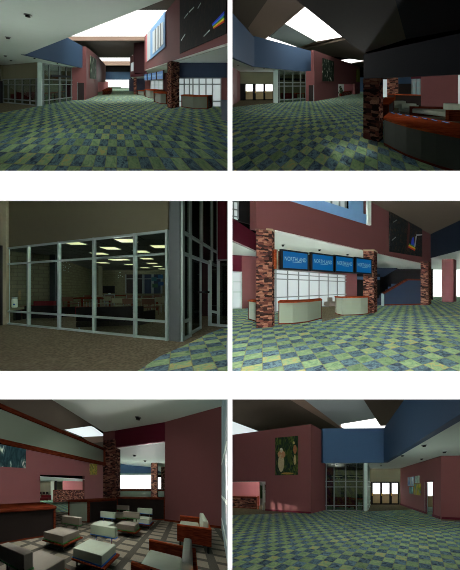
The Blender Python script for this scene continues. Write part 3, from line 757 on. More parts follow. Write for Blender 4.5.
MB(R).prism(ff + bk, .05, HC - .06).build('front_panel', M['bar_front'], bar)
MB(R).prism(ff + bk, 0, .05).build('base', M['wood_dark'], bar)
MB(R).prism([R.g(382.9, 117.4, HC), R.g(395, 121.4, HC), R.g(407, 124.6, HC), R.g(422, 128, HC), R.g(437.5, 131, HC), R.g(470, 137, HC)] + bk, HC - .06, HC).build('counter_top', M['wood'], bar, .01)
for i, (px, py) in enumerate(((392.8, 113.6), (399.6, 114.8), (407.2, 116.2), (415.4, 117.6), (424.4, 119.2), (434.2, 121), (445.3, 123))):
    c = g(px, py, HC); e = along(g(392.8, 113.6, HC), g(445.3, 123, HC), 1)
    k = c[1] / 240
    a = tuple(x * 3.0 * k * 1.9 for x in e); b = (.05, .17, 0)
    t = thing(R, 'tablet', c, f'{["first", "second", "third", "fourth", "fifth", "sixth", "seventh"][i]} small blue-lit tablet from the stone pillar on the bar top, upper right view', 'tablet', 'tablets on the bar top')
    q = lambda s, u, z: (c[0] + a[0] * s + b[0] * u, c[1] + a[1] * s + b[1] * u, z)
    a = tuple(x * .62 for x in a)
    MB(R).prism([q(-.5, -.6, 0), q(.5, -.6, 0), q(.5, .6, 0), q(-.5, .6, 0)], HC + .004, HC + .022).build('tray', M['darkframe'], t)
    MB(R).prism([q(-.4, -.45, 0), q(.4, -.45, 0), q(.4, .45, 0), q(-.4, .45, 0)], HC + .02, HC + .026).build('screen', glow('tablet_glow', (90, 160, 215), .8), t)
# lounge behind the bar
V0, V1 = g(421, 110.5), g(457.5, 114)
wall(R, 'wall_right', V0, V1, 0, 2.6, M['red'])
w5 = sroot(R, 'window_5', g(457.5, 114)); MB(R).wall(g(457.4, 113.8), g(492, 122), 0, 2.6, .05).build('pane', M['frost'], w5)
MB(R).beam(ath(g(457.6, 113.7), 0), ath(g(457.6, 113.7), 2.6), (.1, 0, 0), (0, .1, 0)).build('mullion', M['metal'], w5)
LW0, LW1 = R.d(379, 27), R.d(423, 17.5)
wall(R, 'wall_back', R.d(411, 18.4), R.d(421.4, 17.4), 2.05, 2.6, M['red_dark'])
glazing(R, 'window_6', R.d(412, 18), R.d(421.4, 17.2), 0, 2.05, [412.5, 416.2, 420.6], [.8, 1.4, 1.9], M['metal_dark'], M['frost_dim'], .08)
wall(R, 'wall_back', R.d(398, 23), R.d(412.3, 20.5), 1.72, 2.3, M['blue'])
wall(R, 'wall_back', R.d(398, 23.2), R.d(412.3, 20.7), 0, 1.72, M['panel_dark'])
counter(R, [R.d(399, 22), R.d(411, 20.2)], (.3, 1, 0), .72, 'small pale counter far behind the bar under the blue band, upper right view')
pillar(R, [R.d(387, 20), R.d(398, 19.6), R.d(398.4, 20.6), R.d(388, 21)], 2.3, 'far stone pillar behind the bar counters, upper right view', False)
w8 = sroot(R, 'window_7', R.d(381.5, 26)); MB(R).wall(R.d(380.5, 26), R.d(388.5, 26), 0.3, 2.2, .05).build('pane', M['frost'], w8)
ceil(R, [R.d(393, 12), R.d(424, 10.5), R.d(424, 18), R.d(385, 26)], 2.62, M['soffit'], .06)
c1 = counter(R, [g(394.6, 106.5), g(422.6, 108.4)], (.1, .9, 0), .93, 'dark back counter with wooden top, left of the red wall, upper right view', M['panel_dark'], M['wood'])
c2 = counter(R, [g(388.5, 121), g(391.5, 117), g(394, 110)], (-.5, .1, 0), .8, 'side counter with wooden top between the two stone pillars, upper right view', M['panel_dark'], M['wood'])
for i, (px, py, lab) in enumerate(((404.5, 111.6, 'pale low chair behind the bar, left of the other, upper right view'), (415, 116, 'pale low chair behind the middle of the bar, upper right view'))):
    sofa(R, g(px, py - 1.5), (.42, 0, 0), (0, .7, 0), lab, M['cushion'], .55, .36, 'chair', 'lounge_chair', False, 'pale lounge chairs behind the bar')
t = thing(R, 'armchair', g(449, 121), 'wooden-sided armchair with pale cushions by the red wall behind the bar, upper right view', 'armchair')
c = g(449, 121)
def q(s, u): return (c[0] + .75 * s - .15 * u, c[1] - .25 * s + .9 * u, 0)
MB(R).prism([q(-1, -1), q(1, -1), q(1, -.85), q(-1, -.85)], .1, .56).build('side_panel', M['wood_dark'], t)
MB(R).prism([q(-1, .85), q(1, .85), q(1, 1), q(-1, 1)], .1, .56).build('side_panel', M['wood_dark'], t)
MB(R).prism([q(.85, -1), q(1, -1), q(1, 1), q(.85, 1)], .1, .62).build('back_panel', M['wood_dark'], t)
MB(R).prism([q(-1, -.85), q(.6, -.85), q(.6, .85), q(-1, .85)], .25, .46).build('seat_cushion', M['cushion'], t, .03)
MB(R).prism([q(.55, -.85), q(.85, -.85), q(.85, .85), q(.55, .85)], .4, .76).build('back_cushion', M['cushion'], t, .03)
floor(R, [g(384, 146), g(470, 181), R.d(492, 10), R.d(430, 24), R.d(384, 26)], M['carpet'], .004, .02)
# light
omni(R, R.d(285, 13, 2.4), 10)
omni(R, R.d(250, 6.5, 2.1), 3)
omni(R, R.d(330, 24, 3.4), 3.5)
omni(R, R.d(290, 25.5, 2.4), 4)
omni(R, R.d(425, 7.4, 2.3), 2.2)
lamp(R, R.d(424, 6.0, 2.2), 7, .5)
omni(R, R.d(405, 15, 2.2), 2)
beam_patch(R, (2.85, 5.5), 1.0, 2.1, -.22, 1.3)
beam_patch(R, g(284, 109.5), 5.0, .7, .35, 1.0)
omni(R, R.d(347, 36.5, 1.5), 9)
# ================================================================== middle left view: the glazed cafe
R = P3; g, on, hy, up = R.g, R.on, R.hy, R.up
LM, RM = -30, 228.4
floor(R, [g(LM, 380), g(140, 380), g(160, 356.7), g(184, 346), g(208.7, 333.6), g(RM, 326.2), R.d(RM, 30), R.d(LM, 34)], M['carpet'])
MT3 = tiles('slate_checker_by_cafe', 178, 0.40, 600, 0.27, 0.3, 0.4)
floor(R, [g(134, 374), g(RM, 374), g(RM, 326.2), g(208.7, 333.6), g(184, 346), g(160, 356.7)], MT3, 0.012, 0.02)
GA, GB = g(7.2, 324.2), g(167.8, 340.6)
HT, HM, HL = 3.34, 2.62, .57
glazing(R, 'window_1', GA, GB, 0, HT, [8, 28.8, 59.2, 94.2, 135.2, 167.2], [.04, HL, HM, HT - .04], pane=M['glass'], w=.065, pw=.09)
MB(R).poly([ath(GA, HT), ath(GB, HT), up(GB, 190), up(GA, 190)], away(GA, GB, .15)).build('wall_front', M['taupe'])['kind'] = 'structure'
LA, LB = g(LM, 327.5), g(6, 324.8)
MB(R).poly([ath(LA, 0), ath(LB, 0), up(LB, 190), up(LA, 190)], (0, .15, 0)).build('wall_left', M['taupe'])['kind'] = 'structure'
dr = sroot(R, 'door_1', g(-24, 327)); v = (0, -.04, 0)
MB(R).wall(add(on(LA, LB, -24), v), add(on(LA, LB, 3.6), v), 0, 3.38, -.04).build('leaf', M['darkframe'], dr)
pl = thing(R, 'wall_plate', add(on(LA, LB, 0, 1.1), (0, -.1, 0)), 'small yellow plate on the dark door left of the cafe glass, middle left view', 'sign')
MB(R).poly([add(on(LA, LB, -2, 1.05), (0, -.1, 0)), add(on(LA, LB, 1.4, 1.05), (0, -.1, 0)), add(on(LA, LB, 1.4, 1.46), (0, -.1, 0)), add(on(LA, LB, -2, 1.46), (0, -.1, 0))], (0, -.02, 0)).build('plate', M['yellow'], pl)
# corner column
cp = [g(168.8, 341.2), g(179.6, 342.2), g(182.2, 341), g(172, 339)]
m = MB(R); m.poly([ath(p, 0) for p in cp], None); m.v = []; m.f = []
htop = hy(cp[1], 190)
struct(MB(R).prism(cp, 0, htop).build('trim_1', M['metal_dark'], bevel=.04))
# side glazing, door
SA = g(181.6, 341.6); SB = g(218, 320.6)
n = away(SA, SB, .1)
gl = sroot(R, 'window_2', SA)
for px in (182.4, 189.8, 201.2, 211.6, 217.6):
    p = on(SA, SB, px); h0 = 0 if px < 195 else HM
    MB(R).beam(ath(p, h0), ath(p, hy(p, 191)), along(SA, SB, .16), n).build('mullion', M['metal'], gl)
for h in (HM, HT - .08):
    MB(R).beam(ath(SA, h), ath(SB, h), (0, 0, .1), n).build('rail', M['metal'], gl)
for h in (.05, HL):
    MB(R).beam(ath(SA, h), ath(on(SA, SB, 190), h), (0, 0, .09), n).build('rail', M['metal'], gl)
MB(R).poly([ath(SA, HM), ath(SB, HM), up(SB, 192), up(SA, 192)], tuple(x * .1 for x in n)).build('pane', M['glass_dark'], gl)
MB(R).wall(SA, on(SA, SB, 190), 0, HM, .012).build('pane', M['glass_dark'], gl)
dr = sroot(R, 'door_2', on(SA, SB, 190)); DA, DB = g(190.2, 334.9), g(200.6, 328.8)
MB(R).wall(DA, DB, 0, HM - .05, .03).build('glass_leaf', M['glass_dark'], dr)
MB(R).beam(DB, ath(DB, HM - .05), along(DA, DB, .1), away(DA, DB, .06)).build('door_edge', M['metal'], dr)
MB(R).beam(ath(DA, .05), ath(DB, .05), (0, 0, .1), away(DA, DB, .06)).build('bottom_rail', M['metal'], dr)
hb = on(DA, DB, 199.5)
MB(R).beam(add(ath(on(DA, DB, 195.8), 1.42), away(DA, DB, -.08)), add(ath(on(DA, DB, 202.6), 1.42), away(DA, DB, -.08)), (0, 0, .07), away(DA, DB, .05)).build('handle_bar', M['darkframe'], dr)
MB(R).tube([add(ath(on(DA, DB, 202.2), 1.38), away(DA, DB, -.2)), add(ath(on(DA, DB, 202.2), 1.46), away(DA, DB, -.2))], .1, 8).build('handle_knob', M['chrome'], dr)
XA, XB = g(209.4, 325.6), g(228.4, 327.2)
gl = sroot(R, 'window_3', XA)
for px, ww in ((209.9, .16), (218.4, .12)):
    p = on(XA, XB, px); MB(R).beam(ath(p, 0), ath(p, 2.75), (ww, 0, 0), (0, .1, 0)).build('mullion', M['metal'], gl)
MB(R).beam(ath(XA, .05), ath(XB, .05), (0, 0, .1), (0, .1, 0)).build('rail', M['metal'], gl)
MB(R).beam(on(XA, XB, 211.8, .6), on(XA, XB, 218.4, .56), (0, 0, .1), (0, .1, 0)).build('rail', M['metal'], gl)
MB(R).beam(on(XA, XB, 218, 2.72), on(XA, XB, 228, 2.72), (0, 0, .06), (0, .1, 0)).build('rail', M['metal_dark'], gl)
MB(R).wall(XA, XB, 0, 2.7, .012).build('pane', M['glass_dark'], gl)
YA, YB = g(217.6, 324.6), g(228.4, 325)
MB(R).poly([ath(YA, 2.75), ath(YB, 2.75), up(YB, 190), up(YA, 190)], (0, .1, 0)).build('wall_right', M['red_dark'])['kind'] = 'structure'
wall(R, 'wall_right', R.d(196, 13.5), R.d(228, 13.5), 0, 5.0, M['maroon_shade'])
wall(R, 'wall_right', R.d(183, 10.5), R.d(198, 13), 0, 5.0, M['blind'])
# the cafe interior
HI = 3.55
bk0, bk1 = R.d(96, 27), R.d(172, 27)
brick = blocks('pale_block_wall', (94, 92, 70), (78, 76, 60), .5, .22)
wall(R, 'wall_back', R.d(90, 27), R.d(190, 27), 0, HI, brick)
wall(R, 'wall_back', R.d(4, 12.6), R.d(50, 14.5), 0, HI, brick)
wall(R, 'wall_left', R.d(58, 16), R.d(93, 27), 0, HI, brick)
struct(MB(R).prism([R.d(49.5, 14.2), R.d(55, 14.2), R.d(58, 16), R.d(52, 16)], 0, HI).build('trim_2', M['blind']))
struct(MB(R).prism([R.d(98.5, 22), R.d(102, 22), R.d(102.4, 23), R.d(99, 23)], 0, HI).build('trim_3', M['taupe']))
ceilm = blocks('grey_ceiling_tiles', (92, 96, 88), (44, 46, 44), 1.4, 1.4)
ceil(R, [add(GA, (.05, .25, 0)), add(GB, (0, .25, 0)), R.d(190, 12), R.d(190, 27), R.d(90, 27), R.d(4, 13)], HI, ceilm)
LP = [(74, 242.8, 1.0), (99.5, 253.4, 1), (110.5, 248, 1), (126.6, 240.4, 1), (141.2, 251.4, 1), (160, 246.4, 1), (146.8, 258.4, 1), (123, 259.4, 1), (129.8, 264.3, 1), (152, 263.2, 1), (157.6, 266.2, 1), (115.4, 259.6, 1), (145, 267.6, 1), (162.4, 268.8, 1), (103, 262.6, 1)]
for i, (px, py, s) in enumerate(sorted(LP, key=lambda q: q[1])):
    p = g(px, py, HI - .02)
    t = thing(R, 'ceiling_light', p, f'{ORD[i]} lit ceiling panel inside the glazed cafe, middle left view', 'ceiling lamp', 'ceiling panels of the cafe')
    a, b = .38, .36
    MB(R).prism([off(p, -a, -b), off(p, a, -b), off(p, a, b), off(p, -a, b)], HI - .03, HI - .005).build('frame', M['metal_dark'], t)
    MB(R).prism([off(p, -a * .9, -b * .9), off(p, a * .9, -b * .9), off(p, a * .9, b * .9), off(p, -a * .9, b * .9)], HI - .045, HI - .03).build('diffuser', M['lamp'], t)
for i, px in enumerate((130, 139, 148, 157.5)):
    w = sroot(R, f'window_{4 + i}', R.d(px, 26.9))
    x0, x1 = R.d(px - 4, 26.9), R.d(px + 4, 26.9)
    MB(R).poly([up(x0, 293.5), up(x1, 293.5), up(x1, 274.5), up(x0, 274.5)], (0, -.06, 0)).build('pane', M['black_fabric'] if i < 2 else M['navy'], w)
    MB(R).poly([up(x0, 279.2), up(x1, 279.2), up(x1, 278.4), up(x0, 278.4)], (0, -.12, 0)).build('rail', M['metal_dark'], w)
    for xx in (x0, x1): MB(R).beam(up(xx, 293.5), up(xx, 274.5), (.14, 0, 0), (0, .2, 0)).build('mullion', M['metal_dark'], w)
for i, (px, py, c) in enumerate(((154, 279, (44, 84, 92)), (160.5, 276.6, (40, 76, 110)), (161, 283.5, (36, 62, 100)), (155, 285.5, (48, 76, 54)))):
    a = up(R.d(px - 2.6, 26.6), py + 2); b = up(R.d(px + 2.6, 26.6), py + 2)
    tag(MB(R).poly([a, b, ath(b, a[2] + .42), ath(a, a[2] + .42)], (0, -.03, 0)).build('poster', paint('poster_ink', c, .7, .3, 5)),
        ['green-blue poster on the far cafe window, middle left view', 'upper right bright blue poster on the far cafe window, middle left view', 'lower right blue poster on the far cafe window, middle left view', 'lower left green poster on the far cafe window, middle left view'][i], 'poster', 'posters at the far end of the cafe')
def at3(px, py): return g(px, py)
table(R, R.d(141, 16), (.98, 0, 0), (0, .8, 0), .86, 'pale-topped cafe table at the centre right behind the glass, middle left view', 'long cafe tables', M['taupe'])
table(R, R.d(90, 17.6), (1.2, 0, 0), (0, .9, 0), .86, 'long red-brown cafe table left of centre behind the glass, middle left view', 'long cafe tables', M['wood_dark'])
table(R, R.d(120, 23), (1.1, 0, 0), (0, .9, 0), .86, 'farthest cafe table in front of the dark windows, middle left view', 'long cafe tables', M['wood_dark'])
ci = 0
CH = [(104, 17, 1), (85, 19.6, 1), (71.5, 16.8, -1), (96, 20.5, 1), (112, 20, -1), (128, 21.5, 1), (121, 15, -1), (132, 14.2, -1), (151, 13.8, -1), (158, 15.6, 1), (146, 18.8, 1), (135, 18.5, 1), (164, 18.2, 1), (155, 21.5, 1)]
DES = ['right of the long red-brown table', 'behind the left half of the long red-brown table', 'left of the long red-brown table', 'behind the right half of the long red-brown table', 'in the gap left of the farthest table', 'behind the right end of the farthest table', 'left of the pale-topped table', 'in front of the left end of the pale-topped table', 'in front of the right end of the pale-topped table', 'right of the pale-topped table', 'behind the right half of the pale-topped table', 'behind the left half of the pale-topped table', 'nearest the corner column at the back', 'near the far dark windows at the right']
for (px, Y, s), d in zip(CH, DES):
    cafe_chair(R, R.d(px, Y), (.34, .05, 0), (.04 * s, .3 * s, 0), f'cafe chair {d}, middle left view', 'chairs of the glazed cafe', .5, M['metal_dark'] if ci % 2 else M['seat_brown'], M['seat_brown'] if ci % 3 else M['taupe']); ci += 1
tv = thing(R, 'monitor', R.d(109.5, 21.5), 'dark monitor standing on a small stand beside the far column, middle left view', 'monitor')
c = R.d(109.5, 21.5)
MB(R).prism([off(c, -.4, -.2), off(c, .4, -.2), off(c, .4, .2), off(c, -.4, .2)], 0, 1.0).build('stand', M['metal_dark'], tv)
MB(R).prism([off(c, -.55, -.1), off(c, .5, -.1), off(c, .5, 0), off(c, -.55, 0)], 1.1, 1.75).build('display', M['darkframe'], tv)
MB(R).prism([off(c, -.08, -.05), off(c, .08, -.05), off(c, .08, .05), off(c, -.08, .05)], 1.0, 1.1).build('neck', M['metal'], tv)
sofa(R, R.d(119, 9.7), (1.1, .28, 0), (-.12, -.55, 0), 'large black sofa with its back to the cafe glass, middle left view', M['black_fabric'], .86, .45)
sofa(R, R.d(72.5, 13.4), (.48, .1, 0), (-.2, -.5, 0), 'low maroon ottoman-like seat left of the black sofa, middle left view', M['red_fabric'], .55, .5, 'armchair', 'armchair', False)
sofa(R, R.d(51, 12.0), (.62, .12, 0), (-.2, -.5, 0), 'dark grey armchair behind the second glass bay, middle left view', M['black_fabric'], .72, .42, 'armchair', 'armchair')
sofa(R, R.d(39, 13.1), (.5, .1, 0), (.1, .4, 0), 'maroon armchair behind the dark grey one, middle left view', M['red_fabric'], .85, .45, 'armchair', 'armchair')
t = thing(R, 'bench', R.d(19, 11.8), 'long pale bench against the block wall in the leftmost glass bay, middle left view', 'bench')
b0, b1 = R.d(9, 11.4), R.d(31, 12.6)
MB(R).wall(b0, b1, .5, .6, .5).build('seat', M['taupe'], t)
for s in (.1, .5, .9):
    p = lerp(b0, b1, s); MB(R).prism([off(p, 0, .1), off(p, .1, .1), off(p, .1, .45), off(p, 0, .45)], 0, .5).build('leg', M['darkframe'], t)
c = R.d(14.6, 12.0)
t = thing(R, 'jar', ath(c, .6), 'pale drinks jar standing on the bench in the leftmost glass bay, middle left view', 'jar')
MB(R).tube([ath(c, .6), ath(c, .64), ath(c, 1.0), ath(c, 1.04)], [.1, .12, .12, .09], 12).build('jar_body', M['soffit'], t)
MB(R).tube([ath(c, 1.04), ath(c, 1.12)], .11, 12).build('lid', M['metal'], t)
MB(R).prism([off(c, .05, -.14), off(c, .12, -.14), off(c, .12, -.1), off(c, .05, -.1)], .72, .8).build('tap', M['blue_trim'], t)
# light
omni(R, R.d(110, 4.6, 2.6), 14)
omni(R, R.d(206, 4.8, 2.4), 7)
omni(R, R.d(66, 11.4, 2.6), 1.5)
omni(R, R.d(120, 19, 2.6), 7)

# ================================================================== middle right view: counters and screens
R = P4; g, on, hy, up = R.g, R.on, R.hy, R.up
LM, RM = 231.6, 492
MT4 = tiles('slate_checker_by_counters', 262, 0.42, 660, 0.25)
floor(R, [g(LM, 374), g(RM, 374), R.d(RM, 40), R.d(231.6, 40)], MT4)
WA, WB = g(256, 329.3), g(431.4, 302.2)
u = along(WA, WB, 1); nb = away(WA, WB, 1)
HB = 3.9
pl1 = [g(256.2, 328.2), g(272, 327.2), g(274.6, 325.6), g(262, 322)]
pillar(R, pl1, 3.86, 'wide stone pillar left of the four blue screens, middle right view')
pillar(R, [g(363.2, 313), g(374, 313), g(377.2, 311.6), g(367, 308.5)], 3.86, 'stone pillar right of the four blue screens, middle right view')
pillar(R, [g(420.6, 305.2), g(428.6, 305.2), g(431.4, 304), g(424, 302)], 3.9, 'far stone pillar at the end of the stair bay, middle right view', False)
# upper wall
q0 = on(WA, WB, 256.2)
htop = lambda p: hy(p, 192)
wl = MB(R)
def seg(px0, px1, h0a, h0b, top0, top1, mat, nm='wall_right', o=0):
    a, b = on(WA, WB, px0), on(WA, WB, px1)
    s = tuple(x * o for x in nb); a, b = add(a, s), add(b, s)
    return struct(MB(R).poly([ath(a, h0a), ath(b, h0b), ath(b, top1), ath(a, top0)], tuple(x * .35 for x in nb)).build(nm, mat))
# the window notch in the upper wall: below its sill, right of it
sill = lambda px: 201 + (px - 290) * (24.4 - 0) / 79.0
def hp(px, py): return hy(on(WA, WB, px), py)
seg(256.2, 291, HB, HB, hp(256.2, 190), hp(291, 190), M['red'])
seg(291, 369, HB, HB, hp(291, sill(291)), hp(369, sill(369)), M['red'])
seg(369, 431.4, HB, HB, hp(369, 190), hp(431.4, 213), M['red'])
seg(256.2, 274.6, 3.86, 3.86, HB, HB, M['red'])
M['paleblue4'] = paint('pale_blue_sill', (120, 165, 210), .6)
wv = sroot(R, 'window_1', on(WA, WB, 291, 6))
def wq4(x0, yt0, yb0, x1, yt1, yb1, mat, nm, o=-.02, t=-.08):
    a, b = on(WA, WB, x0), on(WA, WB, x1)
    P_ = [up(a, yb0), up(b, yb1), up(b, yt1), up(a, yt0)]
    return MB(R).poly([add(p, tuple(x * o for x in nb)) for p in P_], tuple(x * t for x in nb)).build(nm, mat, wv)
wq4(288, 190, 200.5, 366, 214.6, 223.6, M['paleblue4'], 'sill', .1, -.12)
wq4(366, 190, 224.8, 369.3, 190, 225.6, M['soffit'], 'jamb', 0, -.12)
wq4(318, 190, 201, 352, 190, 213, M['frost'], 'pane', .34, -.02)
wq4(352, 190, 210, 366, 190, 214.5, M['paleblue4'], 'surround', .2, -.04)
wq4(318, 201.0, 202.4, 352, 211.2, 213.2, M['soffit'], 'frame', .1, -.06)
for px in (324, 333, 341, 347):
    wq4(px, 190, sill(px) - 9.0, px + .9, 190, sill(px) - 8.8, M['metal_dark'], 'mullion', .14, -.06)
# painting
pt = thing(R, 'painting', up(on(WA, WB, 388.7), 251.7), 'large dark painting with a small rainbow fall, high on the red wall, middle right view', 'painting')
def cq(pts, mat, nm, o, t):
    P_ = [up(on(WA, WB, x), y) for x, y in pts]
    return MB(R).poly([add(p, tuple(v * o for v in nb)) for p in P_], tuple(v * t for v in nb)).build(nm, mat, pt)
DARK4 = art('dark_night_art', [(22, 26, 28), (40, 46, 46), (26, 30, 34), (60, 54, 44), (30, 36, 36)], 6, 2.5)
cq([(388.7, 251.7), (421.2, 256.8), (421.2, 214), (388.7, 201.6)], DARK4, 'canvas', -.02, -.06)
for (pts, c) in (([(407, 247.5), (413.5, 251), (414, 249.6), (407, 245.9)], (220, 60, 30)), ([(407, 246), (414, 249.6), (414, 248), (408, 244.6)], (230, 200, 40)),
                 ([(407.5, 244.6), (413, 247.6), (413, 246), (408, 243.6)], (60, 150, 60)), ([(409.5, 244.5), (413.2, 246.5), (412.6, 237), (411, 238)], (40, 70, 200)),
                 ([(413, 247), (414, 247), (415.6, 236), (414.4, 236.5)], (170, 180, 180)), ([(415, 236.2), (421, 235.4), (421, 234.4), (415, 234.6)], (160, 170, 170)),
                 ([(390.5, 241), (394.5, 237.5), (394.5, 236.8), (390.5, 240.2)], (130, 140, 140)), ([(392, 223), (395.5, 220.6), (395.5, 219.8), (392, 222)], (120, 130, 130)),
                 ([(403, 210), (408, 212), (408, 210.6), (403, 208.4)], (30, 50, 150)), ([(407.5, 216), (409.5, 212), (410.3, 212.4), (408.4, 217)], (130, 130, 120)),
                 ([(405, 250), (407, 251), (409, 225), (407, 222)], (70, 30, 26))):
    cq(pts, paint('art_colour', c, .6, .15, 6), 'painted_mark', -.085, -.01)
# soffit inside
ceil(R, [on(WA, WB, 274.6), on(WA, WB, 431), add(on(WA, WB, 431), (5, 7, 0)), R.d(377, 28), R.d(345, 24), R.d(274, 15.5)], HB - .02, M['soffit'], .06)
downlights(R, [(283, 244.8), (319.5, 249.6), (347.6, 254.2)], HB - .02, .09, 'soffit above the blue screens, middle right view')
# screens hang from a wood-ended rack a little behind the pillars
TA, TB = g(277, 327.2), g(369, 314.6)
hT1, hT0 = 3.18, 2.40
nm4 = ['leftmost', 'second', 'third', 'rightmost']
X4 = [(278.4, 305.9), (308.2, 331.2), (332.0, 350.9), (352.8, 369.2)]
for i, (x0, x1) in enumerate(X4):
    b = on(TA, TB, (x0 + x1) / 2)
    yt = 249.3 + (x0 - 278) * .103; yb = 269.6 + (x0 - 278) * .054
    h1, h0 = hy(on(TA, TB, x0), yt), hy(on(TA, TB, x0), yb)
    screen(R, TA, TB, x0, x1, h0, h1, f'{nm4[i]} of the four blue lettered screens hanging over the counters, middle right view', 'blue lettered screens over the counters')
for x0, x1 in ((275.2, 278.2), (306.2, 308.0), (331.4, 331.9), (351.1, 352.6)):
    a, b = on(TA, TB, x0), on(TA, TB, x1)
    yt = 249.8 + (x0 - 278) * .103; yb = 269 + (x0 - 278) * .054
    t = thing(R, 'screen_divider', up(a, yb), f'wood-edged pale divider {"at the left end of the screens" if x0 < 280 else "between two blue screens, " + ("first" if x0 < 310 else "second" if x0 < 340 else "third") + " from the left"}, middle right view', 'divider', 'dividers between the blue screens')
    MB(R).poly([up(a, yb), up(b, yb), up(b, yt), up(a, yt)], away(TA, TB, .06)).build('pale_panel', M['panel'], t)
    MB(R).beam(up(a, yb), up(a, yt), along(TA, TB, .07), away(TA, TB, -.1)).build('wood_edge', M['wood'], t)
MB(R).wall(add(on(TA, TB, 275), away(TA, TB, .12)), add(on(TA, TB, 369), away(TA, TB, .12)), hT0 + .1, hT1 - .1, .06).build('trim_1', M['wood_dark'])['kind'] = 'structure'
# window wall behind
VA, VB = R.d(274, 15.0), R.d(346, 22.5)
glazing(R, 'window_2', VA, VB, 0, 2.75, [275.6, 287.4, 298.4, 308.8, 318.8, 327.9, 337, 344.8], [.05, .95, 2.12, 2.45, 2.72], M['metal_dark'], M['frost'], .07)
wall(R, 'wall_back', VA, VB, 2.75, HB, M['red'])
wall(R, 'wall_back', R.d(345, 22.4), R.d(357, 23), 0, HB, M['red'])
wall(R, 'wall_back', R.d(352, 24.5), R.d(380, 26), 0, 3.0, M['darkframe'])
wall(R, 'wall_back', R.d(352, 24.4), R.d(380, 25.9), 2.4, 2.7, M['blue'])
# counters
counter(R, [g(278.4, 324.6), g(293, 324.4), g(308, 322.6), g(321.8, 318.8)], (.35, 1.15, 0), 1.0, 'left bow-fronted grey-green reception counter with wooden top, middle right view')
counter(R, [g(335.8, 314.2), g(342, 315.8), g(352, 315.6), g(361, 315.2), g(368.6, 314.2)], (.3, .8, 0), 1.06, 'right bow-fronted grey-green reception counter by the stone pillar, middle right view')
t = thing(R, 'chair_cluster', g(330, 313), 'grey lounge chair in the gap between the two reception counters, middle right view', 'chair')
bpy.data.objects.remove(t)
sofa(R, R.d(330, 19.5), (.5, .1, 0), (-.1, .7, 0), 'grey lounge chair in the gap between the two reception counters, middle right view', M['cushion_dark'], .75, .42, 'chair', 'lounge_chair', False)
sofa(R, R.d(334.5, 21), (.5, .1, 0), (-.1, .6, 0), 'far pale lounge chair below the frosted windows, middle right view', M['cushion'], .95, .42, 'chair', 'lounge_chair', False)
floor(R, [g(322, 322), g(340, 317), R.d(357, 22), R.d(322, 19.6)], M['carpet'], .006, .02)
# left side
B0, B1 = R.d(LM, 12.2), R.d(256.4, 16)
wall(R, 'wall_left', B0, B1, hy(B0, 240.6), hy(B0, 217.5), M['red_dark'])
wall(R, 'wall_left', R.d(LM, 12.6), R.d(257, 14), hy(R.d(LM, 12.6), 219), hy(R.d(LM, 12.6), 190), M['darkframe'])
w = sroot(R, 'window_3', up(R.d(232, 12.5), 218)); 
MB(R).poly([up(R.d(LM, 12.4), 218), up(R.d(238, 12.4), 220), up(R.d(238, 12.4), 191), up(R.d(LM, 12.4), 191)], (0, .03, 0)).build('pane', M['frost'], w)
for y in (201, 209, 216): MB(R).beam(up(R.d(LM, 12.35), y), up(R.d(238, 12.35), y + 1), (0, 0, .06), (0, .05, 0)).build('rail', M['metal_dark'], w)
for px in (233.5, 238): MB(R).beam(up(R.d(px, 12.35), 219), up(R.d(px, 12.35), 191), (.08, 0, 0), (0, .05, 0)).build('mullion', M['metal_dark'], w)
hs = hy(B0, 240.6)
ceil(R, [B0, B1, R.d(256.4, 22), R.d(LM, 22)], hs, M['soffit'], .05)
C0, C1 = R.d(LM, 17.5), R.d(257, 18.5)
wall(R, 'wall_left', on(C0, C1, 241.6), C1, 0, hs, M['red'])
wall(R, 'wall_left', C0, on(C0, C1, 242), 2.75, hs, M['red_dark'])
glazing(R, 'window_4', C0, on(C0, C1, 241.8), 0, 2.75, [232.4, 241.2], [.05, 1.25, 2.0, 2.7], M['metal'], M['frost'], .09)
counter(R, [g(248.2, 319.6), g(256.4, 322.2)], (.3, .8, 0), .97, 'end of a pale-fronted counter left of the wide stone pillar, middle right view', M['soffit'])
# stair bay
SA, SB = g(382.6, 305.6), g(421, 304.8)
st = thing(R, 'staircase', SA, 'navy stair wall with brown sloping handrail between two stone pillars, middle right view', 'stairs')
poly_ = [(382.7, 305.6), (420.8, 304.8), (420.8, 279.8), (407, 279.6), (382.7, 293.6)]
PP = [up(on(SA, SB, x), y) for x, y in poly_]
MB(R).poly(PP, (0, .3, 0)).build('stair_wall', M['navy'], st)
for (a, b) in ((4, 3), (3, 2)):
    MB(R).beam(PP[a], PP[b], (0, -.3, 0), (0, 0, .14)).build('handrail', M['wood_dark'], st)
MB(R).beam(PP[0], PP[4], (.12, 0, 0), (0, -.2, 0)).build('end_post', M['metal'], st)
MB(R).beam(off(PP[0], 0, -.05, .05), off(PP[1], 0, -.05, .05), (0, .1, 0), (0, 0, .12)).build('skirting', M['wood_dark'], st)
for k in range(7):
    a = on(SA, SB, 384 + k * 3.2); h = .3 + k * .27
    MB(R).prism([off(a, 0, .3), off(a, 1.1, .3), off(a, 1.1, 1.6), off(a, 0, 1.6)], max(0, h - .3), h).build('step', M['navy'], st)
wall(R, 'wall_back', R.d(374, 29.5), R.d(433, 30.5), 0, HB, M['darkframe'])
UP = [up(R.d(x, 28.5), y) for x, y in ((377, 277), (384, 276.6), (403, 265.2), (403, 262), (377, 262))]
struct(MB(R).poly(UP, (0, .3, 0)).build('trim_2', M['navy']))
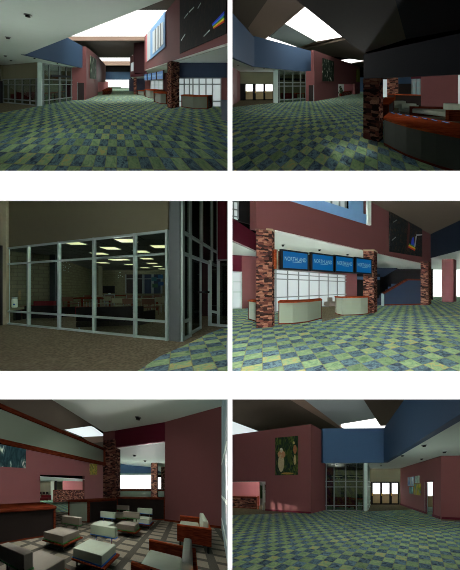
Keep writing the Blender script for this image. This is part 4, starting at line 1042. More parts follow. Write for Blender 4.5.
# right side: blue fascia, soffit, bright exit, roof
EA = R.g(430.6, 264.6, HB); 
FA, FB = up(R.d(430, 31), 258), up(R.d(492, 14.5), 238.4)
hfa = 4.6
FA = R.d(430.4, 25.4); FB = R.d(492, 16.4)
hb = hy(FA, 258.2)
ptop = [up(FA, 225.4), up(FB, 186)]
FBb = on(FA, FB, 492, hb)
struct(MB(R).poly([ath(FA, hb), ath(FB, hb), ath(FB, hy(FA, 225.4)), ath(FA, hy(FA, 225.4))], away(FA, FB, .3)).build('wall_right', M['navy_dark']))
ceil(R, [FA, FB, R.d(492, 44), R.d(431, 44)], hb - .02, M['soffit'], .05)
downlights(R, [(445, 260.4), (453.5, 263)], hb - .03, .11, 'soffit under the blue fascia, middle right view')
ew = sroot(R, 'window_5', R.d(432, 40))
x0, x1 = R.d(430, 42), R.d(492, 42)
MB(R).poly([up(x0, 299), up(x1, 299), ath(x1, hb), ath(x0, hb)], (0, .05, 0)).build('pane', M['daylight'], ew)
MB(R).poly([ath(x0, 0), ath(x1, 0), up(x1, 299), up(x0, 299)], (0, .05, 0)).build('ground_pane', M['ground'], ew)
struct(MB(R).prism([g(441.8, 301.8), g(453.4, 302), g(456.4, 301.4), g(445, 300)], 0, hb).build('wall_right', M['red']))
rt = hy(on(WA, WB, 431), 210)
ceil(R, [on(WA, WB, 350), on(WA, WB, 434), R.d(434, 27), R.d(492, 20), R.d(492, 9.6), R.d(400, 9.6)], 7.2, M['roof'], .2)
# light
omni(R, R.d(300, 6.4, 3.2), 5)
omni(R, R.d(270, 3.6, 1.8), 52)
omni(R, R.d(390, 10, 3.0), 7)
omni(R, R.d(296, 6.8, 4.6), 8)
omni(R, R.d(310, 13.8, 2.0), 8)
beam_patch(R, g(394, 311.6), 2.2, 1.0, .3, 1.6)
omni(R, R.d(345, 18.5, 2.2), 5)
omni(R, R.d(240, 13.4, 2.2), 9)
omni(R, R.d(452, 34, 2.0), 14)
# ================================================================== lower left view: the lounge
R = P5; g, on, hy, up = R.g, R.on, R.hy, R.up
LM, RM = -30, 228.5
CARP = sunlit_squares('lounge_carpet_painted_sun', 187, .62, -150, .46, (118, 112, 98), (72, 70, 62), .3)  # sun through the mullions is painted into this carpet colour
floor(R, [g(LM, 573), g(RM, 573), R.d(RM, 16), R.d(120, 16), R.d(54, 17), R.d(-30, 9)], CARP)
MT5 = tiles('slate_checker_far', 150, .5, -300, .2)
floor(R, [R.d(-30, 9), R.d(54, 17), R.d(120, 16), R.d(190, 16), R.d(180, 80), R.d(20, 80), R.d(-30, 30)], MT5, -.004)
HC = 4.95
ceil(R, [g(48.7, 397.6, HC), g(RM, 397.6, HC), g(RM, 409.2, HC), g(222, 410.4, HC), g(165, 422, HC), g(115, 430.6, HC), g(103.7, 432, HC)], HC, M['soffit'], .15)
downlights(R, [(138, 417.4)], HC, .13, 'high ceiling of the lounge, lower left view')
QA, QB = g(165, 521), g(222.2, 528.6)
MB(R).poly([ath(QA, 0), ath(QB, 0), ath(QB, HC), ath(QA, HC)], away(QA, QB, .2)).build('wall_back', M['red'])['kind'] = 'structure'
MB(R).wall(add(QA, away(QA, QB, -.02)), add(QB, away(QA, QB, -.02)), 0, .1, -.02).build('baseboard_back', M['wood_dark'])['kind'] = 'structure'
wn = sroot(R, 'window_1', QB); e = R.d(228.0, 5.2)
MB(R).wall(QB, e, 0, HC, -.02).build('pane', M['frost_dim'], wn)
for t_ in (.0, .35, .7): p = lerp(QB, e, t_); MB(R).beam(ath(p, 0), ath(p, HC), (.05, 0, 0), (0, .12, 0)).build('mullion', M['metal'], wn)
for h in (.4, 1.3, 2.6): MB(R).beam(ath(QB, h), ath(e, h), (.06, 0, 0), (0, 0, .09)).build('rail', M['soffit'], wn)
# header over the opening, pillar
HA, HBp = R.d(115, 13.9), R.d(164.8, 12.1)
hdr = [up(HA, 447.6), up(HBp, 441.4), up(HBp, 422), up(HA, 430.6)]
struct(MB(R).poly(hdr, (0, .3, 0)).build('wall_back', M['red_dark']))
PA, PB = R.d(103.2, 14.2), R.d(116, 14.0)
pil = [PA, R.d(115.5, 13.8), R.d(120.4, 14.6), R.d(108, 15.2)]
pillar(R, pil, hy(PA, 440.6), 'tall stone pillar at the end of the hanging bulkhead, lower left view', False)
struct(MB(R).poly([up(PA, 440.4), up(PB, 437.8), up(PB, 430), up(PA, 432)], (0, .5, 0)).build('wall_back', M['red']))
# opening beyond
hs = hy(HA, 447.6)
ceil(R, [R.d(113, 14.2), R.d(164.9, 12.4), R.d(167, 40), R.d(150, 26), R.d(128, 24), R.d(118, 22)], hs, M['soffit'], .05)
struct(MB(R).poly([ath(R.d(119, 24), 0)] * 0 + [up(R.d(118, 44), 473), up(R.d(168, 44), 473), up(R.d(168, 44), 462), up(R.d(118, 44), 458)], (0, .3, 0)).build('wall_back', M['blue']))
downlights(R, [(134.4, 455), (145, 460.5), (152, 464.4)], hs, .12, 'soffit beyond the lounge opening, lower left view')
wb = sroot(R, 'window_2', R.d(120, 46))
MB(R).poly([up(R.d(116, 46), 489), up(R.d(153, 46), 489), up(R.d(153, 46), 474.6), up(R.d(116, 46), 474.6)], (0, .1, 0)).build('pane', M['daylight'], wb)
MB(R).poly([up(R.d(116, 45.8), 491.3), up(R.d(168, 45.8), 491.3), up(R.d(168, 45.8), 488.8), up(R.d(116, 45.8), 488.8)], (0, .1, 0)).build('sill', M['wood_dark'], wb)
MB(R).poly([up(R.d(116, 45.8), 475), up(R.d(168, 45.8), 475), up(R.d(168, 45.8), 472.6), up(R.d(116, 45.8), 472.6)], (0, .1, 0)).build('head', M['panel'], wb)
wall(R, 'wall_back', R.d(116, 46.2), R.d(168, 46.2), 0, hy(R.d(120, 46.2), 491), M['panel'])
pillar(R, [R.d(151, 22), R.d(157, 21.8), R.d(158, 22.6), R.d(152, 23)], hs, 'thin far stone pillar seen through the lounge opening, left of another, lower left view', False)
pillar(R, [R.d(161, 26), R.d(165.5, 25.8), R.d(166, 27), R.d(162, 27.4)], hs, 'farthest stone pillar beside the red wall edge, lower left view', False)
w3 = sroot(R, 'window_3', R.d(158, 40)); MB(R).poly([up(R.d(157, 40), 489), up(R.d(161.6, 40), 489), up(R.d(161.6, 40), 477.5), up(R.d(157, 40), 477.5)], (0, .1, 0)).build('pane', M['daylight'], w3)
counter(R, [R.d(157.4, 24), R.d(164.8, 24)], (0, .6, 0), hy(R.d(160, 24), 490.5), 'small pale counter front behind the thin far pillar, lower left view', M['soffit'])
# counters
def box_counter(A, B, back, h, label, panel, endm=None, rim=.1):
    t = thing(R, 'bar_counter', ath(A, 0), label, 'counter')
    b0, b1 = add(A, back), add(B, back)
    MB(R).prism([A, B, b1, b0], .05, h - rim).build('front_panel', panel, t)
    MB(R).prism([A, B, b1, b0], 0, .05).build('base', M['wood_dark'], t)
    n = away(A, B, -.08); l = along(A, B, .06)
    MB(R).prism([add(add(A, n), tuple(-x for x in l)), add(add(B, n), l), add(b1, l), add(b0, tuple(-x for x in l))], h - rim, h).build('counter_top', M['wood_dark'], t, .015)
    m2 = tuple(x * .3 for x in n)
    MB(R).prism([add(B, m2), add(add(B, m2), l), add(b1, l), b1], 0, h - rim).build('end_trim', M['wood_dark'], t)
    MB(R).prism([add(add(A, m2), tuple(-x for x in l)), add(A, m2), b0, add(b0, tuple(-x for x in l))], 0, h - rim).build('end_trim', M['wood_dark'], t)
    return t
hc = 1.22
h1 = lambda Y, py: EYE - (py - 489) * Y / FOC
ca, cb = R.d(118, 13.3), R.d(164, 12.3)
box_counter(ca, cb, (0.1, .7, 0), 1.16, 'dark-fronted counter with wooden top beneath the white opening, lower left view', M['panel_dark'])
ea, eb = R.d(69.6, 11.6), R.d(87.4, 11.5)
t = box_counter(ea, eb, (.36, 2.0, 0), 1.08, 'grey-ended counter with wooden top running to the stone pillar, lower left view', M['panel'])
MB(R).poly([ath(add(eb, (.09, .05, 0)), 0), ath(add(eb, (.45, 2.0, 0)), 0), ath(add(eb, (.45, 2.0, 0)), .96), ath(add(eb, (.09, .05, 0)), .96)], (.04, 0, 0)).build('inner_panel', M['panel_dark'], t)
na, nb_ = g(-30, 549.5), g(53.4, 535.6)
na, nb_ = R.d(-30, 6.4), R.d(53.4, 8.3)
box_counter(na, nb_, (-2.3, 2.4, 0), EYE - (506 - 489) * 8.3 / 240, 'near dark counter with wide wooden top at the left edge, lower left view', M['panel_dark'])
# bulkhead
KA, KB = R.d(-30, 6.05), R.d(104, 14)
bt = lambda px: 404.7 + px * .4224; bb = lambda px: 444 + px * .2073
KA = R.d(-12, 6.9)
pq = lambda px, y: up(on(KA, KB, px), y)
def hk(px, y): return hy(on(KA, KB, px), y)
top_, bot_ = hk(104, 448.5), hk(104, 465.5)
t = thing(R, 'hanging_bulkhead', on(KA, KB, 50, bot_), 'long grey-green bulkhead panel with wooden trims hanging from the ceiling, lower left view', 'bulkhead')
MB(R).poly([pq(-12, bb(-12) - 4), pq(104, bb(104) - 2), pq(104, bt(104) + 1), pq(-12, bt(-12) + 3)], away(KA, KB, .2)).build('panel', M['panel'], t)
MB(R).poly([pq(-12, bt(-12) + 4.5), pq(104, bt(104) + 2), pq(104, bt(104)), pq(-12, bt(-12) - .3)], away(KA, KB, -.1)).build('top_trim', M['wood_dark'], t)
MB(R).poly([pq(-12, bb(-12)), pq(104, bb(104)), pq(104, bb(104) - 3), pq(-12, bb(-12) - 5)], away(KA, KB, -.12)).build('bottom_trim', M['wood_dark'], t)
MB(R).beam(pq(103.8, 465.5), pq(103.8, 448.4), along(KA, KB, .12), away(KA, KB, -.14)).build('end_trim', M['wood_dark'], t)
# far red wall with paintings and niche
ZA, ZB = R.d(-12, 21), R.d(108, 40)
n0, n1 = on(ZA, ZB, 40.2), on(ZA, ZB, 84.6)
wall(R, 'wall_left', ZA, n0, 0, 6.4, M['red'], .3)
hn0, hn1 = hy(n0, 474.6), hy(n1, 476)
struct(MB(R).poly([ath(n0, hn0), ath(n1, hn1), ath(n1, 6.4), ath(n0, 6.4)], away(ZA, ZB, .3)).build('wall_left', M['red']))
wall(R, 'wall_left', n1, ZB, 0, 6.4, M['red'], .3)
flo = art('white_flower_art', [(14, 26, 32), (36, 58, 62), (20, 38, 42), (44, 70, 70), (226, 226, 206)], 3, .8, seed=2)
pa, pb = on(ZA, ZB, -10), on(ZA, ZB, 26.4)
t = tag(MB(R).poly([add(up(pa, 466), (0, -.05, 0)), add(up(pb, 468.3), (0, -.05, 0)), add(up(pb, 447.4), (0, -.05, 0)), add(up(pa, 440), (0, -.05, 0))], (0, -.08, 0)).build('painting', flo), 'large white flower painting under the bulkhead at the left, lower left view', 'painting')
pa, pb = on(ZA, ZB, 90.2), on(ZA, ZB, 97.4)
tag(MB(R).poly([add(up(pa, 474.8), (0, -.05, 0)), add(up(pb, 474.6), (0, -.05, 0)), add(up(pb, 464), (0, -.05, 0)), add(up(pa, 463.6), (0, -.05, 0))], (0, -.08, 0)).build('painting', art('yellow_figure_art', [(24, 34, 20), (140, 130, 40), (40, 70, 30), (190, 180, 90)], 3, 1.5, seed=8)), 'small yellow and green painting under the end of the bulkhead, lower left view', 'painting')
nw = away(ZA, ZB, 1)
bk = lambda px, k: add(on(ZA, ZB, px), tuple(x * k for x in nw))
wall(R, 'wall_left', R.d(36, 40), R.d(64, 44), 0, 2.9, M['taupe'])
wall(R, 'wall_left', R.d(63, 38), R.d(88, 42), 0, 2.9, M['pink'])
struct(MB(R).prism([R.d(50.6, 36), R.d(53.6, 36), R.d(53.8, 37), R.d(51, 37)], 0, 2.9).build('trim_1', M['soffit']))
struct(MB(R).prism([R.d(54.6, 38), R.d(56.6, 38), R.d(56.8, 38.6), R.d(55, 38.6)], 0, 2.9).build('trim_1', M['darkframe']))
ceil(R, [n0, n1, R.d(90, 44), R.d(34, 44)], 2.95, M['soffit'], .05)
counter(R, [add(on(ZA, ZB, 49.4), (0, .6, 0)), add(on(ZA, ZB, 83.4), (0, .7, 0))], (-.3, 1.0, 0), 1.5, 'long stone-faced counter inside the lit niche of the far red wall, lower left view', M['stone'], M['wood_dark'])
for i, px in enumerate((41.6, 45.0, 48.4)):
    cafe_chair(R, R.d(px, 34), (.16, 0, 0), (0, -.2, 0), f'{["left", "middle", "right"][i]} of three small dark chairs left of the stone-faced counter, lower left view', 'dark chairs in the far niche', .75, M['darkframe'], M['black_fabric'])
sofa(R, R.d(44.8, 31), (.55, .1, 0), (0, .3, 0), 'maroon bench seat below the small dark chairs in the far niche, lower left view', M['red_fabric'], .8, .5, 'bench', 'bench', False)
wall(R, 'wall_left', R.d(97, 52), R.d(106, 54), 0, 5, M['blue'])
# roof
HR = 7.6
g7 = lambda x, y: g(x, y, HR)
ceil(R, [g7(-12, 397), g7(48.7, 397), g7(104, 431.6), g7(91, 426), g7(64, 429.7), g7(82, 437), g7(60, 436), g7(-12, 412)], HR, M['roof'], .2)
skylight(R, [g7(64, 429.8), g7(91, 425.8), g7(106, 436.4), g7(84, 437.6)], HR, 'window_4', glow('dim_skylight', (220, 232, 232), 1.1))
ceil(R, [g7(82, 437.2), g7(106, 436), g7(108, 441), g7(92, 443)], HR - .02, M['beam'], .2)
ceil(R, [g7(86, 440.5), g7(108, 440.6), g7(108, 452), g7(96, 449)], HR + .1, M['roof'], .2)
# chairs
A_ = (.896, -.594, 0); B_ = (-.165, .86, 0)
def lounge_chair(corner, s, seatm, trim, label, flip=False, hs=.42):
    """corner: pixel of the seat corner nearest the eye"""
    c = g(corner[0], corner[1], hs)
    a = tuple(-x * s for x in A_); b = tuple(x * s for x in B_)      # a: to the left, b: to the back
    q = lambda u, v, h: (c[0] + a[0] * u + b[0] * v, c[1] + a[1] * u + b[1] * v, h)
    t = thing(R, 'lounge_chair', q(.5, .5, 0), label, 'chair', 'block lounge chairs')
    sq = lambda u0, u1, v0, v1: [q(u0, v0, 0), q(u1, v0, 0), q(u1, v1, 0), q(u0, v1, 0)]
    e = .03
    sc_ = MB(R).prism(sq(0, 1, 0, 1), .235, hs).build('seat_cushion', seatm, t, .012)
    MB(R).prism(sq(-e / 2, 1 + e / 2, -e / 2, 1 + e / 2), .215, .24).build('piping', trim, sc_)
    MB(R).prism(sq(-.1, 1.03, -.05, 1.12), .17, .212).build('wood_base', M['wood_dark'], t, .01)
    for u, v in ((.08, .1), (.92, .1), (.08, .9), (.92, .9)):
        MB(R).tube([q(u, v, .17), q(u, v, .05), q(u, v + .05, .02)], .022, 6).build('leg', M['chrome'], t)
    v0, v1 = (1.02, 1.22) if not flip else (-.2, .02)
    hb0, hb1 = hs + .12, hs + .34
    bc_ = MB(R).prism(sq(.02, .98, v0, v1), hb0, hb1).build('back_cushion', seatm, t, .012)
    MB(R).prism(sq(.01, .99, v0 - .01, v1 + .01), hb0 - .018, hb0).build('piping', trim, bc_)
    for u in (.2, .8):
        vm = (v0 + v1) / 2
        MB(R).tube([q(u, vm, .2), q(u, vm, hb0)], .02, 6).build('post', M['chrome'], t)
    return t
lounge_chair((101.7, 555.7), 1.0, M['cushion'], M['blue_trim'], 'pale block chair with blue piping nearest the eye at the centre, lower left view')
lounge_chair((62.8, 536.4), 1.1, M['cushion_dark'], M['green_trim'], 'taupe block chair just behind the near dark counter end, lower left view')
lounge_chair((107.5, 525.6), .9, M['cushion'], M['blue_trim'], 'pale block chair directly behind the nearest pale one, lower left view')
lounge_chair((134.5, 526), .93, M['cushion_dark'], M['green_trim'], 'taupe block chair with green piping in the middle of the lounge, lower left view')
lounge_chair((149.4, 519.6), .95, M['cushion'], M['blue_trim'], 'pale block chair with blue piping before the back counter right end, lower left view')
lounge_chair((124.5, 514.6), 1.0, M['cushion_dark'], M['green_trim'], 'farthest taupe block chair at the foot of the stone pillar, lower left view')
lounge_chair((33, 577), 1.0, M['cushion_dark'], M['green_trim'], 'nearest taupe block chair seen from behind in the bottom left corner, lower left view', True)
# wood-sided armchairs facing left
def arm_chair(cor, label, width=2.1):
    h = .635
    c = g(cor[0], cor[1], h)                     # top of the far arm, left end
    a = (1.0, -.75, 0); b = (.17 * width, -width, 0)
    q = lambda u, v, z: (c[0] + a[0] * u + b[0] * v, c[1] + a[1] * u + b[1] * v, z)
    sq = lambda u0, u1, v0, v1: [q(u0, v0, 0), q(u1, v0, 0), q(u1, v1, 0), q(u0, v1, 0)]
    t = thing(R, 'armchair', q(.5, .5, 0), label, 'armchair', 'wood-sided armchairs')
    MB(R).prism(sq(0, 1.0, 0, .05), .19, h - .03).build('arm_panel', M['wood_dark'], t)
    MB(R).prism(sq(0, 1.0, 0, .05), h - .03, h).build('arm_rail', M['wood'], t)
    MB(R).prism(sq(0, 1.0, .95, 1.0), .19, h - .03).build('arm_panel', M['wood_dark'], t)
    MB(R).prism(sq(0, 1.0, .95, 1.0), h - .03, h).build('arm_rail', M['wood'], t)
    MB(R).prism(sq(.93, 1.0, .05, .95), .19, h - .03).build('back_panel', M['wood_dark'], t)
    MB(R).prism(sq(.93, 1.0, .05, .95), h - .03, h).build('back_rail', M['wood'], t)
    MB(R).prism(sq(.02, .74, .05, .95), .22, .46).build('seat_cushion', M['cushion'], t, .03)
    MB(R).prism(sq(.78, .93, .06, .94), .3, .80).build('back_cushion', M['cushion'], t, .03)
    for u in (.1, .92):
        for v in (.06, .94): MB(R).prism(sq(u - .03, u + .03, v - .02, v + .02), 0, .19).build('leg', M['darkframe'], t)
    return t
arm_chair((180.2, 515.2), 'far wood-sided armchair with pale cushions in front of the red wall, lower left view', 2.3)
arm_chair((149.6, 538.7), 'near wood-sided armchair with pale cushions in the bottom right corner, lower left view', 1.5)
# light
omni(R, R.d(150, 6.6, 3.6), 5)
lamp(R, R.d(100, 8.6, 4.6), 118, 1.2, spread=2.0)
lamp(R, R.d(170, 7.0, 4.7), 90, 1.0, spread=2.0)
omni(R, R.d(60, 18, 3.2), 5)
lamp(R, R.d(60, 5.4, 3.4), 70, .8)
omni(R, R.d(142, 20, 1.9), 26)
lamp(R, R.d(74, 36, 2.8), 260, .8)
lamp(R, R.d(46, 32, 2.8), 160, 1.2)

# ================================================================== lower right view: the lobby towards the doors
R = P6; g, on, hy, up = R.g, R.on, R.hy, R.up
LM, RM = 231.4, 492
MT6 = tiles('slate_checker_by_doors', 419, .29, -57, .128)
floor(R, [g(LM, 574), g(RM, 574), R.d(RM, 14), R.d(430, 24), R.d(231.4, 24)], MT6)
floor(R, [g(366, 511.5), g(412, 509.5), R.d(404, 26), R.d(367, 24)], M['carpet'], .006, .02)
floor(R, [g(LM, 515.2), g(286, 513.2), R.d(286, 24), R.d(LM, 24)], M['carpet'], .006, .02)
floor(R, [g(441, 520.5), g(492, 524), g(492, 519), g(441, 519)], M['carpet'], .006, .02)
RA, RB, RC = g(LM, 508.6), g(311, 513.6), g(325.5, 510)
o0 = on(RA, RB, 265.4)
hN = hy(o0, 481.6)
HRD = 5.0
wall(R, 'wall_left', o0, RB, 0, HRD, M['red'], .25)
wall(R, 'wall_left', RA, o0, hN, HRD, M['red'], .25)
wall(R, 'wall_left', RB, RC, 0, HRD, M['red'], .25)
MB(R).wall(add(o0, away(o0, RB, -.02)), add(RB, away(o0, RB, -.02)), 0, .1, -.02).build('baseboard_left', M['red_dark'])['kind'] = 'structure'
# painting with two pale figures in a dark garden
pt = thing(R, 'painting', on(RA, RB, 276, 2), 'tall dark painting of two pale figures on the red wall, lower right view', 'painting')
def pq6(pts, mat, nm, o, t):
    v = away(RA, RB, 1)
    return MB(R).poly([add(up(on(RA, RB, x), y), tuple(z * o for z in v)) for x, y in pts], tuple(z * t for z in v)).build(nm, mat, pt)
pq6([(275.7, 475.4), (298.2, 474.8), (298.2, 436), (275.7, 438)], art('dark_garden_art', [(16, 24, 20), (34, 52, 28), (20, 32, 34), (70, 84, 36), (30, 44, 26)], 5, 2), 'canvas', -.02, -.05)
def blob(cx, cy, rx, ry, n=14, w=0): return [(cx + rx * math.cos(2 * math.pi * k / n) * (1 + w * math.sin(3 * k)), cy + ry * math.sin(2 * math.pi * k / n)) for k in range(n)]
for cx, cy, rx, ry, c in ((281.6, 463, 3.0, 9, (190, 180, 140)), (282, 454.5, 3.8, 4.2, (190, 140, 100)), (281.8, 450.4, 1.5, 2.4, (215, 215, 190)), (295.4, 449.5, 1.7, 4.5, (170, 110, 70)), (295.2, 460, 1.2, 5, (190, 170, 120)), (294.2, 443, 1.0, 1.4, (190, 170, 110)), (289.8, 456, 1.9, 7, (60, 76, 36)), (288, 473.5, 6, 1.0, (170, 140, 60))):
    pq6(blob(cx, cy, rx, ry), paint('painted_figure', tuple(int(v * .8) for v in c), .6, .4, 14), 'painted_figure', -.075, -.01)
# niche
nv = away(RA, RB, 1)
bk = lambda px, k: add(on(RA, RB, px), tuple(x * k for x in nv))
wall(R, 'wall_left', R.d(231.5, 19.5), R.d(259.4, 18.5), 0, hN + .3, M['pink'])
wall(R, 'wall_left', R.d(259, 22), R.d(268, 22), 0, hN + .3, M['soffit'])
struct(MB(R).prism([add(on(RA, RB, 263.4), (0, .3, 0)), add(on(RA, RB, 265.3), (0, .3, 0)), add(on(RA, RB, 265.3), (0, .5, 0)), add(on(RA, RB, 263.6), (0, .5, 0))], 0, hN).build('trim_1', M['soffit']))
ceil(R, [add(RA, (0, .3, 0)), add(on(RA, RB, 265.4), (0, .3, 0)), R.d(268, 22), R.d(231.5, 22)], hN + .02, M['soffit'], .05)
counter(R, [R.d(231.7, 16.9), R.d(256.8, 15.9)], (0, .8, 0), .8, 'stone-faced counter in the pink lit niche at the left edge, lower right view', M['stone'], M['wood_dark'])
t = thing(R, 'wood_post', R.d(257.8, 15.8), 'short red-brown wooden post at the right end of the stone-faced counter, lower right view', 'post')
MB(R).prism([R.d(257.3, 15.7), R.d(258.8, 15.7), R.d(259, 16.2), R.d(257.5, 16.2)], 0, .85).build('post', M['wood'], t)
pl = thing(R, 'plant', R.d(261.2, 19.6), 'tall dark leafy plant at the right of the lit niche, lower right view', 'plant'); c0 = R.d(261.2, 19.6)
MB(R).tube([ath(c0, 0), ath(c0, .5)], [.2, .26], 10).build('pot', M['panel'], pl)
m = MB(R)
for k in range(40):
    a = random.random() * 6.28; r = .04 + random.random() * .26; h = .5 + random.random() * 1.1
    p = (c0[0] + r * math.cos(a), c0[1] + r * math.sin(a), h); m.poly([off(p, 0, 0, -.2), off(p, .09, .03, 0), off(p, 0, 0, .16), off(p, -.09, -.03, 0)])
m.build('foliage', M['green'], pl)
# glass front
A2, B2 = g(325.4, 510.6), g(364.6, 511)
HS = 2.95
glazing(R, 'window_1', A2, B2, 0, HS, [326.2, 334, 345.6, 356.4, 363.6], [.03, .33, 1.48, 1.83], M['metal_dark'], pane=M['glass_dark'], w=.045)
struct(MB(R).prism([g(364.2, 511.2), g(367.2, 511.2), g(367.6, 510.4), g(364.6, 510.4)], 0, HS).build('trim_2', M['metal']))
s1 = g(367.4, 510.6); s2 = R.d(370, 19.8)
glazing(R, 'window_2', s1, s2, 0, HS, [368, 369], [.03, .33, 1.48, 1.83], pane=M['glass_dark'], w=.06)
wall(R, 'wall_back', R.d(322, 22), R.d(372, 22), 0, HS, M['taupe'])
wall(R, 'wall_back', R.d(322, 19), R.d(333.5, 19), 0, HS, M['red_dark'])
ceil(R, [add(A2, (0, .2, 0)), add(B2, (0, .2, 0)), R.d(372, 22), R.d(322, 22)], HS, M['panel_dark'], .05)
for i, (px, Y) in enumerate(((337, 16.4), (353, 16.4), (361, 17))):
    p = R.d(px, Y, 2.15); t = thing(R, 'ceiling_light', p, f'{["left", "middle", "right"][i]} of three flat lamps glowing behind the glass front, lower right view', 'ceiling lamp', 'lamps behind the glass front')
    MB(R).prism([off(p, -.28, -.2), off(p, .28, -.2), off(p, .28, .2), off(p, -.28, .2)], 2.15, 2.19).build('diffuser', M['lamp_dim'], t)
    MB(R).prism([off(p, -.32, -.24), off(p, .32, -.24), off(p, .32, .24), off(p, -.32, .24)], 2.19, 2.24).build('housing', M['darkframe'], t)
MB(R).wall(R.d(326, 16.7), R.d(364, 17.3), 2.05, 2.3, .1).build('trim_3', M['blind'])['kind'] = 'structure'
t = thing(R, 'shelf_unit', R.d(337.5, 17.6), 'small shelf of pale boxes behind the glass front, lower right view', 'shelf'); c = R.d(337.5, 17.6)
for s in (-.35, .33): MB(R).prism([off(c, s, -.2), off(c, s + .04, -.2), off(c, s + .04, .2), off(c, s, .2)], 0, 1.35).build('side_panel', M['darkframe'], t)
for h in (.5, .85, 1.2): MB(R).prism([off(c, -.35, -.2), off(c, .35, -.2), off(c, .35, .2), off(c, -.35, .2)], h, h + .04).build('shelf', M['taupe'], t)
sofa(R, R.d(343, 16.4), (.7, 0, 0), (0, .5, 0), 'maroon sofa behind the left half of the glass front, lower right view', M['red_fabric'], .75)
table(R, R.d(356, 16.3), (.3, 0, 0), (0, .5, 0), .7, 'small table behind the middle of the glass front, lower right view')
cafe_chair(R, R.d(361.8, 17.6), (.2, 0, 0), (0, .24, 0), 'dark chair behind the right end of the glass front, lower right view', 'chairs behind the lower right glass', .45, M['darkframe'], M['black_fabric'])
# back wall and doors
T0, T1 = R.d(366, 19.6), R.d(403, 19.6)
wall(R, 'wall_back', T0, T1, 0, HS, M['taupe'])
for i, (x0, x1, a0, a1) in enumerate(((370.6, 380, 372.0, 379.0), (380, 389.4, 381.4, 388.2), (389.4, 398.4, 391.0, 396.6))):
    a, b = on(T0, T1, x0), on(T0, T1, x1); v = (0, -.05, 0)
    dr = sroot(R, f'door_{i + 1}', add(a, v))
    MB(R).wall(add(a, v), add(b, v), 0, 1.86, -.05).build('leaf', M['darkframe'], dr)
    a, b = on(T0, T1, a0), on(T0, T1, a1); w = (0, -.11, 0)
    MB(R).wall(add(a, w), add(b, w), .88, 1.76, -.02).build('bright_pane', M['daylight'], dr)
    MB(R).wall(add(a, w), add(b, w), .12, .88, -.02).build('lower_pane', M['ground'], dr)
    c = on(T0, T1, a0 - .6); MB(R).beam(off(ath(c, .72), 0, -.14), off(ath(c, .95), 0, -.14), (.07, 0, 0), (0, .04, 0)).build('door_handle', M['yellow'], dr)
# right wall
JA, JB = R.d(400.4, 19.4), g(441, 519.2)
HW = hy(JB, 456)
d0, d1 = on(JA, JB, 425.8), on(JA, JB, 433.4)
wall(R, 'wall_right', JA, d0, 0, HS, M['red'], .05)
wall(R, 'wall_right', d1, JB, 0, HS, M['red'], .05)
wall(R, 'wall_right', d0, d1, hy(d0, 481.5), HS, M['red'], .05)
wall(R, 'wall_right', JB, g(492, 521.5), 0, HS, M['red'], .2)
MB(R).wall(add(JB, (0, -.03, 0)), g(492, 521.8), 0, .12, -.02).build('baseboard_right', M['red_dark'])['kind'] = 'structure'
v = away(JA, JB, -.03)
MB(R).wall(add(JA, v), add(d0, v), 0, .12, -.02).build('baseboard_right', M['red_dark'])['kind'] = 'structure'
MB(R).wall(add(d1, v), add(JB, v), 0, .12, -.02).build('baseboard_right', M['red_dark'])['kind'] = 'structure'
dr = sroot(R, 'door_4', d0)
hd = hy(d0, 481.5)
for p in (d0, d1): MB(R).beam(ath(p, 0), ath(p, hd), along(JA, JB, .09), away(JA, JB, .04)).build('jamb', M['red_dark'], dr)
MB(R).beam(ath(d0, hd), ath(d1, hd), (0, 0, .07), away(JA, JB, .04)).build('lintel', M['red_dark'], dr)
e0 = R.d(427.8, 14.4)
MB(R).wall(add(d0, (.05, .05, 0)), e0, 0, hd - .05, .05).build('leaf', M['metal'], dr)
b0, b1 = R.d(424, 17.5), R.d(440, 17.5)
w = sroot(R, 'window_3', b0)
MB(R).poly([up(b0, 496), up(b1, 496), up(b1, 474), up(b0, 474)], (0, .05, 0)).build('pane', M['daylight'], w)
MB(R).poly([ath(b0, 0), ath(b1, 0), up(b1, 496), up(b0, 496)], (0, .05, 0)).build('lower_pane', M['ground'], w)
for i, (x0, x1, y0, y1, cols, lab) in enumerate((
        (409, 414.2, 477, 486, [(40, 60, 110), (90, 120, 160), (150, 160, 150), (30, 40, 80)], 'upper left blue and white seascape of the four small paintings, lower right view'),
        (416.2, 420, 475.8, 483, [(40, 90, 110), (150, 170, 150), (60, 90, 90)], 'upper right small teal and white picture of the four, lower right view'),
        (410.6, 413.6, 486.8, 493.6, [(20, 60, 70), (90, 130, 130), (30, 50, 60)], 'lower left narrow dark teal picture of the four, lower right view'),
        (415.2, 421.4, 483.6, 495, [(30, 70, 150), (150, 140, 40), (90, 110, 40), (30, 90, 190)], 'lower right yellow and blue picture, largest of the four, lower right view'))):
    m_ = (x0 + x1) / 2; p = on(JA, JB, m_)
    painting(R, JA, JB, x0, x1, hy(p, y1), hy(p, y0), art('small_art', cols, 2.5, 1, seed=i), lab)
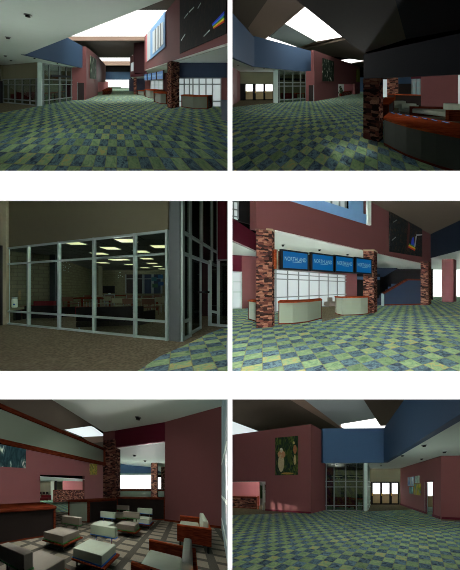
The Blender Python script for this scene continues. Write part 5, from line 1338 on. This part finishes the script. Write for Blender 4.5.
# fascia, soffit
G0, G1, G2 = g(322.5, 462.6, HS), g(384.5, 462.4, HS), g(492, 396.0, HS)
G2 = g(470, 408, HS)
MB(R).wall(add(G0, away(G0, G1, -.03)), add(G1, away(G0, G1, -.03)), HS - .02, 5.0, .2).build('wall_back', M['blue'])['kind'] = 'structure'
q1 = on(G1, G2, 404.6)
struct(MB(R).poly([add(p, away(G1, G2, -.03)) for p in (ath(G1, HS - .02), ath(G2, HS - .02), up(G2, 395), up(on(G1, G2, 407), 397), ath(G1, 5.0))], away(G1, G2, .2)).build('wall_right', M['blue']))
ceil(R, [G0, G1, G2, R.d(500, 9.2), g(492, 455.6, HS), g(441, 455.8, HS), g(400.6, 468.2, HS), g(368, 469, HS), g(325, 463.2, HS)], HS, M['soffit'], .1)
downlights(R, [(424.2, 445), (444.4, 451.6), (402.4, 455.2), (421.6, 458.6), (381, 465.3)], HS, .06, 'pale soffit of the lower right view')
# roof
HR = 6.9
g7 = lambda x, y, h=HR: g(x, y, h)
ceil(R, [g7(LM, 397), g7(286, 397), g7(341, 429), g7(341, 432), g7(311, 427), g7(266, 434), g7(LM, 421)], HR, M['roof'], .2)
ceil(R, [g7(286, 397), g7(301, 397), g7(343.5, 429), g7(341, 430)], HR - .02, M['beam'], .2)
skylight(R, [g7(301, 397, 7.3), g7(322, 397, 7.3), g7(312, 404, 7.3), g7(308, 404, 7.3)], 7.3, 'window_4')
ceil(R, [g7(301, 397), g7(362.4, 397), g7(376, 418.4), g7(341, 424.2), g7(338, 426)], HR, M['roofgrey'], .2)
ceil(R, [g7(362.4, 397), g7(406, 397), g7(387.6, 425), g7(380.4, 425.4)], HR - .05, M['roof'], .2)
skylight(R, [g7(341, 424), g7(377, 418), g7(390, 424.6), g7(388, 436), g7(341, 436)], HR + .05, 'window_5')
skylight(R, [g7(LM, 420.5), g7(268, 430), g7(270, 436), g7(LM, 436)], HR + .05, 'window_6', glow('soft_skylight', (220, 232, 232), 1.0))
# light
omni(R, R.d(350, 8, 2.5), 10)
omni(R, R.d(290, 8.5, 3.4), 4)
omni(R, R.d(428, 8.0, .8), 8)
for x0, x1, y0, y1 in ((270.2, 275.8, 501.4, 511), (277.2, 283, 502.6, 511.4), (284, 290.2, 503.8, 512), (291, 297, 505, 512.4)):  # unseen narrow lights added to throw four patches on the red wall
    a, b = on(RA, RB, x0), on(RA, RB, x1); e0, e1 = hy(a, y1), hy(a, y0); v = away(RA, RB, -.7); a, b = lerp(a, b, .1), lerp(a, b, .9); c = lerp(ath(a, (e0 + e1) / 2), ath(b, (e0 + e1) / 2), .5)
    o = lamp(R, add(ath(lerp(a, b, .5), (e0 + e1) / 2), v), 3.6 * math.dist(a[:2], b[:2]) * (e1 - e0), math.dist(a[:2], b[:2]), spread=.03, sy=(e1 - e0) * .77); aim(o, R, c)
omni(R, R.d(350, 5, 2.6), 4)
omni(R, R.d(340, 18.6, 2.0), 14)
lamp(R, R.d(250, 17.6, hN - .05), 60, .8)

# ================================================================== light on the board, camera
sun = bpy.data.lights.new('added_board_sun', 'SUN'); sun.energy = 72; sun.angle = 0.003  # grazing sun added only to light the white board
so = bpy.data.objects.new('added_light', sun); C.objects.link(so); so.location = (0, -3, 9)
so.rotation_euler = Vector((0, math.sin(math.radians(3.0)), -math.cos(math.radians(3.0)))).to_track_quat('-Z', 'Y').to_euler()
w = bpy.data.worlds.new('world'); bpy.context.scene.world = w; w.use_nodes = True
w.node_tree.nodes['Background'].inputs[0].default_value = (0.0, 0.0, 0.0, 1); w.node_tree.nodes['Background'].inputs[1].default_value = 0.0
cam = bpy.data.cameras.new('camera'); co = bpy.data.objects.new('camera', cam); C.objects.link(co)
co.location = (0, 0, EYE); co.rotation_euler = (math.pi / 2, 0, 0)
cam.sensor_fit = 'HORIZONTAL'; cam.sensor_width = 36; cam.lens = 36 * FOC / 460
cam.shift_y = (CY - 285) / 460; cam.clip_end = 500; cam.clip_start = .05
sc = bpy.context.scene; sc.camera = co
sc.view_settings.view_transform = 'Standard'; sc.view_settings.look = 'None'; sc.view_settings.gamma = 1; sc.view_settings.exposure = 0
sc.view_settings.use_curve_mapping = False
sc.cycles.filter_width = 1.0
for o in list(bpy.data.objects):
    if '_o' in o: del o['_o']
